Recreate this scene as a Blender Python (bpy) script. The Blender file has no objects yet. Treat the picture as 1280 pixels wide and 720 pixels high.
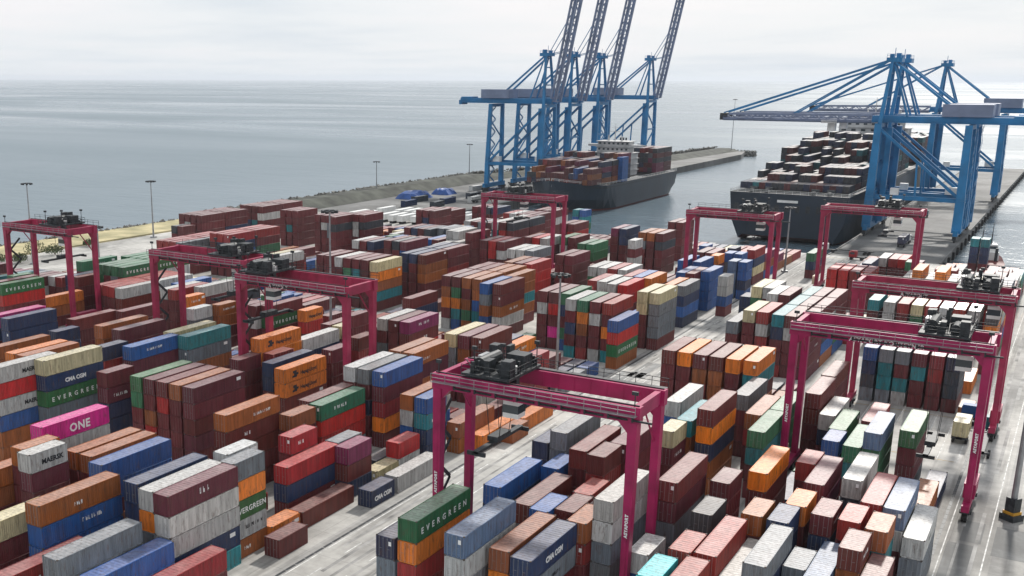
import bpy, bmesh, math, random
from mathutils import Vector, Matrix
import numpy as np
random.seed(7)
PI = math.pi
sc = bpy.context.scene
col = sc.collection

# ------------------------------------------------------------------ camera
cam_d = bpy.data.cameras.new('camera'); cam = bpy.data.objects.new('camera', cam_d); col.objects.link(cam)
CR = Vector((0.83628999, 0.54828392, 0.00195441)); CU = Vector((-0.13965693, 0.20956710, 0.96776938)); CF = Vector((-0.53020281, 0.80960878, -0.25183051))
m = Matrix((CR, CU, -CF)).transposed().to_4x4(); m.translation = Vector((0, 0, 60))
cam.matrix_world = m
cam_d.sensor_width = 36; cam_d.lens = 1329.385 / 1280 * 36
cam_d.shift_x = (640 - 482.54) / 1280; cam_d.shift_y = (444.49 - 360) / 1280
cam_d.clip_start = 1; cam_d.clip_end = 80000
sc.camera = cam

# ------------------------------------------------------------------ sky and sun
SUN_EL, SUN_AZ = math.radians(38), math.radians(-3)      # azimuth from +Y towards +X
w = bpy.data.worlds.new('World'); sc.world = w; w.use_nodes = True
nt = w.node_tree; N = nt.nodes; L = nt.links; N.clear()
out = N.new('ShaderNodeOutputWorld'); bg = N.new('ShaderNodeBackground'); bg.inputs[1].default_value = 0.107
sky = N.new('ShaderNodeTexSky'); sky.sky_type = 'NISHITA'; sky.sun_disc = False
sky.sun_elevation = SUN_EL; sky.sun_rotation = SUN_AZ; sky.dust_density = 3.0; sky.air_density = 1.2; sky.altitude = 60
tc = N.new('ShaderNodeTexCoord'); sep = N.new('ShaderNodeSeparateXYZ'); L.new(tc.outputs['Generated'], sep.inputs[0])
# cloud layer: direction projected onto a plane overhead so that clouds flatten towards the horizon
add = N.new('ShaderNodeMath'); add.operation = 'ADD'; add.inputs[1].default_value = 0.07; L.new(sep.outputs[2], add.inputs[0])
mx = N.new('ShaderNodeMath'); mx.operation = 'MAXIMUM'; mx.inputs[1].default_value = 0.03; L.new(add.outputs[0], mx.inputs[0])
dv = N.new('ShaderNodeVectorMath'); dv.operation = 'DIVIDE'; L.new(tc.outputs['Generated'], dv.inputs[0])
cmb = N.new('ShaderNodeCombineXYZ'); [L.new(mx.outputs[0], cmb.inputs[i]) for i in range(3)]; L.new(cmb.outputs[0], dv.inputs[1])
noi = N.new('ShaderNodeTexNoise'); noi.inputs['Scale'].default_value = 0.38; noi.inputs['Detail'].default_value = 6; noi.inputs['Roughness'].default_value = 0.48
L.new(dv.outputs[0], noi.inputs['Vector'])
rmp = N.new('ShaderNodeValToRGB'); ce = rmp.color_ramp.elements; ce[0].position = 0.3; ce[0].color = (6.6, 7.3, 8.05, 1); ce[1].position = 0.68; ce[1].color = (9.0, 8.95, 9.2, 1)
cm = ce.new(0.5); cm.color = (8.2, 8.55, 8.9, 1)
L.new(noi.outputs['Fac'], rmp.inputs[0])
mixc = N.new('ShaderNodeMixRGB'); mixc.inputs[0].default_value = 0.93
L.new(sky.outputs[0], mixc.inputs[1]); L.new(rmp.outputs[0], mixc.inputs[2])
L.new(mixc.outputs[0], bg.inputs[0]); L.new(bg.outputs[0], out.inputs[0])
sd = bpy.data.lights.new('sun', 'SUN'); sd.energy = 4.3; sd.angle = math.radians(3.5); sd.color = (1.0, 0.955, 0.89)
so = bpy.data.objects.new('sun', sd); col.objects.link(so)
sdir = Vector((math.sin(SUN_AZ) * math.cos(SUN_EL), math.cos(SUN_AZ) * math.cos(SUN_EL), math.sin(SUN_EL)))
so.rotation_euler = (-sdir).to_track_quat('-Z', 'Y').to_euler(); so.location = (0, 0, 200)
sc.view_settings.view_transform = 'Standard'; sc.view_settings.look = 'None'; sc.view_settings.gamma = 1
sc.view_settings.exposure = 0.0

# ------------------------------------------------------------------ materials
def srgb(r, g, b):
    f = lambda c: (c / 255 / 12.92) if c / 255 <= 0.04045 else ((c / 255 + 0.055) / 1.055) ** 2.4
    return (f(r), f(g), f(b), 1)
def mat(name, colr, rough=0.6, metal=0.0, var=0.15, scale=0.5, bump=0.0, spec=0.4, var_col=None, bscale=None):
    M = bpy.data.materials.new(name); M.use_nodes = True; n = M.node_tree.nodes; l = M.node_tree.links
    p = n['Principled BSDF']; p.inputs['Roughness'].default_value = rough; p.inputs['Metallic'].default_value = metal
    p.inputs['Specular IOR Level'].default_value = spec
    t = n.new('ShaderNodeTexCoord'); nz = n.new('ShaderNodeTexNoise'); nz.inputs['Scale'].default_value = scale; nz.inputs['Detail'].default_value = 6
    l.new(t.outputs['Object'], nz.inputs['Vector'])
    mi = n.new('ShaderNodeMixRGB'); c = colr
    c2 = var_col or tuple(x * (1 - var * 2) for x in c[:3]) + (1,); c1 = tuple(min(1, x * (1 + var)) for x in c[:3]) + (1,)
    mi.inputs[1].default_value = c2; mi.inputs[2].default_value = c1
    rr = n.new('ShaderNodeMapRange'); rr.inputs[1].default_value = 0.32; rr.inputs[2].default_value = 0.68; l.new(nz.outputs['Fac'], rr.inputs[0]); l.new(rr.outputs[0], mi.inputs[0])
    l.new(mi.outputs[0], p.inputs['Base Color'])
    if bump:
        b = n.new('ShaderNodeBump'); b.inputs['Strength'].default_value = bump; nb = n.new('ShaderNodeTexNoise'); nb.inputs['Scale'].default_value = bscale or scale * 6
        l.new(t.outputs['Object'], nb.inputs['Vector']); l.new(nb.outputs['Fac'], b.inputs['Height']); l.new(b.outputs[0], p.inputs['Normal'])
    return M

def container_mat(name, source, roof=0.0, steel=0.0):
    """painted steel; the paint colour is the container's own (object colour or mesh attribute); wear, rust and dust on top"""
    M = bpy.data.materials.new(name); M.use_nodes = True; n = M.node_tree.nodes; l = M.node_tree.links; p = n['Principled BSDF']
    oi = n.new('ShaderNodeObjectInfo')
    if source == 'object': csock = oi.outputs['Color']
    else:
        at = n.new('ShaderNodeAttribute'); at.attribute_name = 'Col'; csock = at.outputs['Color']
    g = n.new('ShaderNodeNewGeometry')
    ofs = n.new('ShaderNodeVectorMath'); ofs.operation = 'ADD'; cb = n.new('ShaderNodeCombineXYZ'); ml = n.new('ShaderNodeMath'); ml.operation = 'MULTIPLY'; ml.inputs[1].default_value = 53
    l.new(oi.outputs['Random'], ml.inputs[0]); l.new(ml.outputs[0], cb.inputs[0]); l.new(g.outputs['Position'], ofs.inputs[0]); l.new(cb.outputs[0], ofs.inputs[1])
    mp = n.new('ShaderNodeMapping'); mp.inputs['Scale'].default_value = (1, 1, 0.25); l.new(ofs.outputs[0], mp.inputs[0])
    n1 = n.new('ShaderNodeTexNoise'); n1.inputs['Scale'].default_value = 0.35; n1.inputs['Detail'].default_value = 5; l.new(ofs.outputs[0], n1.inputs['Vector'])
    n2 = n.new('ShaderNodeTexNoise'); n2.inputs['Scale'].default_value = 2.6; n2.inputs['Detail'].default_value = 7; n2.inputs['Roughness'].default_value = 0.65; l.new(mp.outputs[0], n2.inputs['Vector'])
    # fading
    mr = n.new('ShaderNodeMapRange'); mr.inputs[1].default_value = 0.3; mr.inputs[2].default_value = 0.7; mr.inputs[3].default_value = 0.0; mr.inputs[4].default_value = 0.04 + roof * 0.14; l.new(n1.outputs['Fac'], mr.inputs[0])
    fade = n.new('ShaderNodeMixRGB'); fade.inputs[2].default_value = (0.62, 0.55, 0.51, 1); l.new(mr.outputs[0], fade.inputs[0]); l.new(csock, fade.inputs[1])
    # general dust on the roof panels, grime on the walls
    dust = n.new('ShaderNodeMixRGB'); dust.inputs[0].default_value = 0.01 + roof * 0.10; dust.inputs[2].default_value = (0.62, 0.54, 0.49, 1); l.new(fade.outputs[0], dust.inputs[1])
    # rust and dirt streaks
    r2 = n.new('ShaderNodeMapRange'); r2.inputs[1].default_value = 0.53; r2.inputs[2].default_value = 0.72; r2.inputs[4].default_value = 0.75; l.new(n2.outputs['Fac'], r2.inputs[0])
    rust = n.new('ShaderNodeMixRGB'); rust.inputs[2].default_value = (0.10, 0.05, 0.032, 1); l.new(r2.outputs[0], rust.inputs[0]); l.new(dust.outputs[0], rust.inputs[1])
    # sun bleached vertical streaks and repainted panels
    mp2 = n.new('ShaderNodeMapping'); mp2.inputs['Scale'].default_value = (1.6, 1.6, .12); l.new(ofs.outputs[0], mp2.inputs[0])
    n3 = n.new('ShaderNodeTexNoise'); n3.inputs['Scale'].default_value = 1.3; n3.inputs['Detail'].default_value = 3; l.new(mp2.outputs[0], n3.inputs['Vector'])
    r3 = n.new('ShaderNodeMapRange'); r3.inputs[1].default_value = .3; r3.inputs[2].default_value = .7; r3.inputs[3].default_value = .72; r3.inputs[4].default_value = 1.28; l.new(n3.outputs['Fac'], r3.inputs[0])
    hs = n.new('ShaderNodeHueSaturation'); l.new(r3.outputs[0], hs.inputs['Value']); l.new(rust.outputs[0], hs.inputs['Color'])
    last = hs
    if steel:
        st = n.new('ShaderNodeMixRGB'); st.inputs[0].default_value = steel; st.inputs[2].default_value = (0.33, 0.33, 0.33, 1); l.new(hs.outputs[0], st.inputs[1]); last = st
    l.new(last.outputs[0], p.inputs['Base Color'])
    rg = n.new('ShaderNodeMapRange'); rg.inputs[3].default_value = 0.34; rg.inputs[4].default_value = 0.70; l.new(n2.outputs['Fac'], rg.inputs[0]); l.new(rg.outputs[0], p.inputs['Roughness'])
    p.inputs['Specular IOR Level'].default_value = 0.5 + roof * .15
    if roof: p.inputs['Coat Weight'].default_value = .35; p.inputs['Coat Roughness'].default_value = .16; p.inputs['Coat IOR'].default_value = 1.6
    return M
M_CWALL = container_mat('container_paint', 'object'); M_CROOF = container_mat('container_roof_paint', 'object', roof=1.0); M_CBAR = container_mat('container_bar_paint', 'object', steel=0.45)
M_SWALL = container_mat('far_container_paint', 'attr'); M_SROOF = container_mat('far_container_roof_paint', 'attr', roof=1.0)
M_CASTING = mat('casting_steel', (0.12, 0.10, 0.09, 1), 0.7, 0.2)
RTG = mat('gantry_crimson_paint', srgb(160, 26, 84), 0.42, var=0.16, scale=0.35, bump=0.03)
RTGOLD = mat('gantry_faded_red_paint', srgb(156, 42, 76), 0.5, var=0.18, scale=0.35)
STSB = mat('quay_crane_blue_paint', srgb(24, 116, 168), 0.45, var=0.15, scale=0.15)
STSG = mat('quay_crane_grey_paint', srgb(118, 130, 156), 0.5, var=0.12, scale=0.15)
DARK = mat('dark_machinery', (0.035, 0.04, 0.045, 1), 0.55, 0.2, var=0.3, scale=2)
STEEL = mat('galvanised_steel', (0.34, 0.35, 0.36, 1), 0.45, 0.6)
SHIPW = mat('ship_white_paint', (.5, .5, .5, 1), .5, var=.15, scale=.2)
WHITE = mat('white_paint', (0.72, 0.72, 0.70, 1), 0.45, var=0.08)
RUBBER = mat('tyre_rubber', (0.02, 0.02, 0.021, 1), 0.85)
GLASS = mat('dark_window_glass', (0.03, 0.045, 0.055, 1), 0.12, spec=0.6, var=0.05)
YEL = mat('warning_yellow_paint', srgb(205, 150, 40), 0.5)
CREAM = mat('cream_paint', srgb(214, 200, 170), 0.5)
HULL = mat('dark_hull_paint', srgb(32, 46, 60), 0.45, var=0.2, scale=0.05)
HULLR = mat('antifouling_red_paint', srgb(110, 45, 42), 0.6, var=0.2, scale=0.05)
TARP = mat('blue_tarpaulin', srgb(26, 74, 142), 0.5, var=0.15, scale=0.3, bump=0.4, bscale=.5)
ROPE = mat('wire_rope', (0.05, 0.05, 0.05, 1), 0.6, 0.5)
INKW = mat('white_lettering', (0.80, 0.80, 0.79, 1), 0.5, var=0.03)
INKK = mat('black_lettering', (0.03, 0.03, 0.035, 1), 0.5, var=0.03)
LEAF = mat('shrub_leaf', (0.07, 0.10, 0.03, 1), 0.7, var=0.35, scale=0.8)
BARK = mat('shrub_bark', (0.10, 0.07, 0.05, 1), 0.9)
SHIPB = mat('ship_blue_paint', srgb(30, 80, 140), 0.5)

# ------------------------------------------------------------------ mesh helpers
class MB:
    """collects boxes, bars, tubes; build() links them as one mesh object"""
    def __init__(s): s.v = []; s.f = []; s.mi = []
    def quad(s, pts, mi=0):
        b = len(s.v); s.v += [tuple(p) for p in pts]; s.f.append(tuple(range(b, b + len(pts)))); s.mi.append(mi)
    def box(s, x0, x1, y0, y1, z0, z1, mi=0):
        b = len(s.v)
        s.v += [(x0, y0, z0), (x1, y0, z0), (x1, y1, z0), (x0, y1, z0), (x0, y0, z1), (x1, y0, z1), (x1, y1, z1), (x0, y1, z1)]
        for q in ((0, 3, 2, 1), (4, 5, 6, 7), (0, 1, 5, 4), (1, 2, 6, 5), (2, 3, 7, 6), (3, 0, 4, 7)): s.f.append(tuple(b + i for i in q)); s.mi.append(mi)
    def bar(s, a, b_, w, h=None, w2=None, mi=0):
        """rectangular bar between two points, optional taper"""
        a = Vector(a); c = Vector(b_); h = h or w; w2 = w2 or 1.0
        d = (c - a).normalized(); up = Vector((0, 0, 1)) if abs(d.z) < 0.95 else Vector((0, 1, 0))
        r = d.cross(up).normalized(); u = r.cross(d).normalized(); b = len(s.v)
        for p, k in ((a, 1), (c, w2)):
            for sx, sy in ((-1, -1), (1, -1), (1, 1), (-1, 1)): s.v.append(tuple(p + r * (sx * w / 2 * k) + u * (sy * h / 2 * k)))
        for q in ((0, 3, 2, 1), (4, 5, 6, 7), (0, 1, 5, 4), (1, 2, 6, 5), (2, 3, 7, 6), (3, 0, 4, 7)): s.f.append(tuple(b + i for i in q)); s.mi.append(mi)
    def tube(s, a, b_, r, r2=None, n=8, mi=0):
        a = Vector(a); c = Vector(b_); r2 = r if r2 is None else r2
        d = (c - a).normalized(); up = Vector((0, 0, 1)) if abs(d.z) < 0.95 else Vector((0, 1, 0))
        e = d.cross(up).normalized(); u = e.cross(d).normalized(); b = len(s.v)
        for p, k in ((a, r), (c, r2)):
            for i in range(n): t = 2 * PI * i / n; s.v.append(tuple(p + e * (math.cos(t) * k) + u * (math.sin(t) * k)))
        for i in range(n): j = (i + 1) % n; s.f.append((b + i, b + j, b + n + j, b + n + i)); s.mi.append(mi)
        s.f.append(tuple(b + i for i in reversed(range(n)))); s.mi.append(mi); s.f.append(tuple(b + n + i for i in range(n))); s.mi.append(mi)
    def rail(s, a, b_, hgt=1.1, step=2.5, t=0.07, mi=0):
        a = Vector(a); b = Vector(b_); Ln = (b - a).length; k = max(1, int(Ln / step))
        for i in range(k + 1): p = a.lerp(b, i / k); s.bar(p, p + Vector((0, 0, hgt)), t, mi=mi)
        for z in (hgt, hgt * .55): s.bar(a + Vector((0, 0, z)), b + Vector((0, 0, z)), t, mi=mi)
    def mesh(s, name, mats):
        me = bpy.data.meshes.new(name); me.from_pydata(s.v, [], s.f)
        for m_ in (mats if isinstance(mats, (list, tuple)) else [mats]): me.materials.append(m_)
        me.polygons.foreach_set('material_index', s.mi); me.update(); return me
    def build(s, name, mats, parent=None, loc=None):
        return link(name, s.mesh(name, mats), parent, loc)
def link(name, me, parent=None, loc=None):
    o = bpy.data.objects.new(name, me); col.objects.link(o)
    if parent: o.parent = parent
    if loc is not None: o.location = loc
    return o
def thing(name, label, cat, loc=(0, 0, 0), rz=0, group=None):
    o = link(name, None, None, loc); o.rotation_euler = (0, 0, rz); o['label'] = label; o['category'] = cat
    if group: o['group'] = group
    return o
def tag(o, label, cat, group=None):
    o['label'] = label; o['category'] = cat
    if group: o['group'] = group
    return o
def structure(o): o['kind'] = 'structure'; return o
def copy_tree(o, parent=None):
    c = o.copy(); col.objects.link(c)
    if parent: c.parent = parent
    for ch in list(o.children): copy_tree(ch, c)
    return c
_txt = {}
def text_mesh(body, size=1.0, depth=0.03, bold=0.0, squeeze=1.0):
    """flat lettering as a mesh in the XZ plane, reading along +X, extruded towards -Y"""
    key = (body, size, depth, bold, squeeze)
    if key in _txt: return _txt[key]
    c = bpy.data.curves.new('lettering', 'FONT'); c.body = body; c.size = size; c.extrude = depth / 2; c.offset = bold; c.resolution_u = 2; c.space_character = squeeze
    o = bpy.data.objects.new('lettering', c); col.objects.link(o)
    dg = bpy.context.evaluated_depsgraph_get(); me = bpy.data.meshes.new_from_object(o.evaluated_get(dg)); bpy.data.objects.remove(o)
    me.transform(Matrix.Rotation(PI / 2, 4, 'X')); _txt[key] = me; return me

# ------------------------------------------------------------------ containers
CW, CH, TP = 2.44, 2.62, 2.65
LEN = {'4': 12.19, '2': 6.06}
PAINT = {'m': ((98, 32, 38), 'maroon'), 'r': ((142, 46, 46), 'rust-red'), 'R': ((172, 18, 40), 'crimson'), 'M': ((120, 26, 74), 'plum'), 'a': ((152, 90, 54), 'brown'),
         'o': ((222, 134, 22), 'orange'), 'b': ((12, 86, 148), 'blue'), 'n': ((22, 44, 80), 'navy'), 't': ((20, 124, 132), 'teal'), 'g': ((58, 112, 80), 'sage-green'),
         'G': ((10, 98, 58), 'green'), 'E': ((10, 98, 58), 'green'), 'w': ((192, 192, 190), 'white'), 'y': ((116, 122, 128), 'grey'), 'S': ((100, 120, 148), 'blue-grey'),
         'k': ((48, 56, 66), 'charcoal'), 'c': ((206, 196, 162), 'cream'), 'p': ((196, 10, 132), 'magenta'), 'l': ((92, 186, 190), 'turquoise')}
def vivid(c, k=1.22):
    g_ = .3 * c[0] + .6 * c[1] + .1 * c[2]; return tuple(max(.004, g_ + (v - g_) * k) for v in c[:3]) + (1,)
def corr(x_of, Ln, a, b, z0, z1, period, depth, mb, flip=False, mi=0):
    """trapezoidal corrugation running from a to b; x_of(t, d) gives the point on the wall"""
    n = max(2, round((b - a) / period)); p = (b - a) / n; pr = []
    for i in range(n):
        s = a + i * p
        pr += [(s, 0), (s + p * .25, 0), (s + p * .42, depth), (s + p * .83, depth)]
    pr.append((b, 0)); 
    for (s0, d0), (s1, d1) in zip(pr, pr[1:]):
        q = [x_of(s0, d0, z0), x_of(s1, d1, z0), x_of(s1, d1, z1), x_of(s0, d0, z1)]
        mb.quad(q[::-1] if flip else q, mi)
def container_parts(L_):
    parts = {}
    fr = MB(); t = 0.15
    for x in (0, CW - t):
        for y in (0, L_ - t): fr.box(x, x + t, y, y + t, 0.16, CH - 0.1)
    for x in (0.01, CW - 0.11): fr.box(x, x + .10, t, L_ - t, 0.03, 0.17); fr.box(x, x + .10, t, L_ - t, CH - .14, CH - .03)
    for y in (0.01, L_ - .11): fr.box(t, CW - t, y, y + .10, 0.03, 0.17); fr.box(t, CW - t, y, y + .10, CH - .15, CH - .03)
    fr.box(.11, CW - .11, .11, L_ - .11, .12, .16)
    for x in (-.004, CW - .176):
        for y in (-.004, L_ - .176):
            fr.box(x, x + .18, y, y + .18, 0, .115, 1); fr.box(x, x + .18, y, y + .18, CH - .10, CH + .03, 1)
    parts['frame'] = fr.mesh('frame', [M_CWALL, M_CASTING])
    for nm, x, sg in (('side_panel_a', CW - .025, -1), ('side_panel_b', .025, 1)):
        mb = MB(); corr(lambda s, d, z: (x + sg * d, s, z), L_, t, L_ - t, .16, CH - .13, .28, .04, mb, flip=(sg > 0)); parts[nm] = mb.mesh('side_panel', M_CWALL)
    mb = MB(); corr(lambda s, d, z: (z, s, CH - .035 - d), L_, .10, L_ - .10, .10, CW - .10, .55, .025, mb, flip=True); parts['roof'] = mb.mesh('roof', M_CROOF)
    mb = MB(); corr(lambda s, d, z: (s, L_ - .03 - d, z), L_, t, CW - t, .16, CH - .14, .25, .045, mb, flip=True); parts['end_panel'] = mb.mesh('end_panel', M_CWALL)
    for k in (0, 1):
        mb = MB(); x0 = t + .01 if k == 0 else CW / 2 + .01; x1 = x0 + CW / 2 - t - .02
        mb.box(x0, x1, .05, .10, .18, CH - .16)
        for zz in (.35, .95, 1.55, 2.1): mb.box(x0 + .04, x1 - .04, .03, .05, zz, zz + .22)
        for bx in (x0 + .25, x1 - .28):
            mb.box(bx, bx + .05, -.015, .03, .14, CH - .10, 1); mb.box(bx - .03, bx + .08, -.02, .03, .2, .3, 1); mb.box(bx - .03, bx + .08, -.02, .03, CH - .3, CH - .2, 1)
        mb.box(x0 + .25, x0 + .62, -.03, -.01, 1.15, 1.2, 1)
        parts['door_%d' % k] = mb.mesh('door', [M_CWALL, M_CBAR])
    return parts
CPARTS = {k: container_parts(v) for k, v in LEN.items()}
ORDER = [('frame', 'frame'), ('roof', 'roof'), ('side_panel_a', 'side_panel'), ('side_panel_b', 'side_panel'), ('end_panel', 'end_panel'), ('door_0', 'door'), ('door_1', 'door')]
def plate_mesh(w_, h_):
    mb = MB(); mb.box(-w_ / 2, w_ / 2, -.012, 0, -h_ / 2, h_ / 2); return mb
PL1 = plate_mesh(1.0, .55).mesh('id_panel', INKW); PL2 = plate_mesh(.36, .5).mesh('id_panel', INKW); PL3 = plate_mesh(1.9, .5).mesh('id_panel', INKW)
def lettering_like(seed, wd, ht, rows):
    """worn shipping line lettering too far away to read: short strokes of uneven width"""
    rd = random.Random(seed); mb = MB(); x = 0
    while x < wd:
        q = rd.uniform(.22, .5) * ht; g = rd.random()
        if g < .8:
            mb.box(x, x + q * .3, -.012, 0, 0, ht); mb.box(x + q * .3, x + q, -.012, 0, ht * rd.choice([0, .4, .78]), ht * rd.choice([.22, .62, 1])) if rd.random() < .9 else None
            if rd.random() < .5: mb.box(x + q * .72, x + q, -.012, 0, 0, ht * rd.choice([.55, 1]))
        x += q * (1.3 if rd.random() < .85 else 2.2)
    return mb
LIKE = [lettering_like(i, w_, h_, 1).mesh('lettering', ink) for i, (w_, h_, ink) in enumerate(((3.4, .55, INKW), (2.2, .5, INKW), (4.6, .6, INKW), (2.8, .42, INKW), (1.5, .75, INKW), (3.0, .5, INKW), (1.9, .4, INKW), (4.0, .45, INKW), (1.2, .55, INKW)))]
LIKEK = [lettering_like(20 + i, w_, h_, 1).mesh('lettering', INKK) for i, (w_, h_) in enumerate(((3.2, .5), (2.2, .42), (1.6, .5), (4.0, .5)))]
def make_container(x, y, z, lk, paint, label, doors_near, mark=None, cat='container', rz=0.0):
    L_ = LEN[lk]; c = vivid(srgb(*PAINT[paint][0])); j = random.uniform(.82, 1.18); h_ = random.uniform(-.012, .012)
    j *= .85; c = (min(1, max(0, c[0] * j + h_)), min(1, max(0, c[1] * j)), min(1, max(0, c[2] * j - h_)), 1)
    root = thing('shipping_container', label, cat, (x, y, z) if doors_near else (x + CW, y + L_, z), 0 if doors_near else PI, 'shipping containers in the yard')
    for key, nm in ORDER:
        o = link(nm, CPARTS[lk][key], root); o.color = c
    def decal(me, nm, yy, zz, onx=True):
        # placed on the wall that faces the quay road (+X) in world terms
        o = link(nm, me, root)
        if doors_near: o.location = (CW - .014, yy, zz); o.rotation_euler = (0, 0, PI / 2)
        else: o.location = (.014, L_ - yy, zz); o.rotation_euler = (0, 0, -PI / 2)
        return o
    if mark == 'E':
        me = text_mesh('EVERGREEN', 1.05, .03, .012, 2.1 if lk == '4' else 1.1); wd = max(v.co.x for v in me.vertices); decal(me, 'lettering', (L_ - wd) / 2, .8)
    elif mark == 'ONE':
        me = text_mesh('ONE', 1.7, .03, .05, 1.1); wd = max(v.co.x for v in me.vertices); decal(me, 'lettering', (L_ - wd) / 2 + .6, .62)
    elif mark == 'H':
        me = text_mesh('Hapag-Lloyd', .95, .03, .02).copy(); me.materials.append(INKK); wd = max(v.co.x for v in me.vertices); decal(me, 'lettering', L_ * .36 if lk == '4' else (L_ - wd) / 2 + .3, .85)
        if lk == '4': mb = MB(); mb.box(0, 1.3, -.03, 0, .4, .75); mb.box(.5, 1.7, -.03, 0, .75, 1.15); mb.box(.2, 1.2, -.03, 0, 1.15, 1.6); decal(mb.mesh('emblem', INKK), 'emblem', L_ * .17, .3)
    elif mark == 'M':
        me = text_mesh('MAERSK', .95, .03, .03).copy(); me.materials.append(INKK); wd = max(v.co.x for v in me.vertices); decal(me, 'lettering', (L_ - wd) / 2 + .6, .85)
    elif mark == 'C':
        me = text_mesh('CMA CGM', .95, .03, .04); wd = max(v.co.x for v in me.vertices); decal(me, 'lettering', (L_ - wd) / 2, .85)
    else:
        r = random.random()
        if random.random() < .2 and paint != 'k': decal(random.choice(LIKEK if paint in 'wycl' else LIKE), 'lettering', L_ * (random.uniform(.2, .5) if lk == '4' else .22), random.uniform(.7, 1.3))
        if r < .09: decal(PL1, 'id_panel', L_ * random.uniform(.86, .9), random.uniform(1.7, 2.0))
        
        if random.random() < .12:
            o = link('id_panel', PL2, root)
            if doors_near: o.location = (CW * .77, -.035, 1.9)
            else: o.location = (CW * .25, L_ + .002, 1.6); o.rotation_euler = (0, 0, PI)
    return root
for me in (text_mesh('EVERGREEN', 1.05, .03, .012, 2.1), text_mesh('EVERGREEN', 1.05, .03, .012, 1.1), text_mesh('ONE', 1.7, .03, .05, 1.1), text_mesh('CMA CGM', .95, .03, .04)):
    if not me.materials: me.materials.append(INKW)

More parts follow.
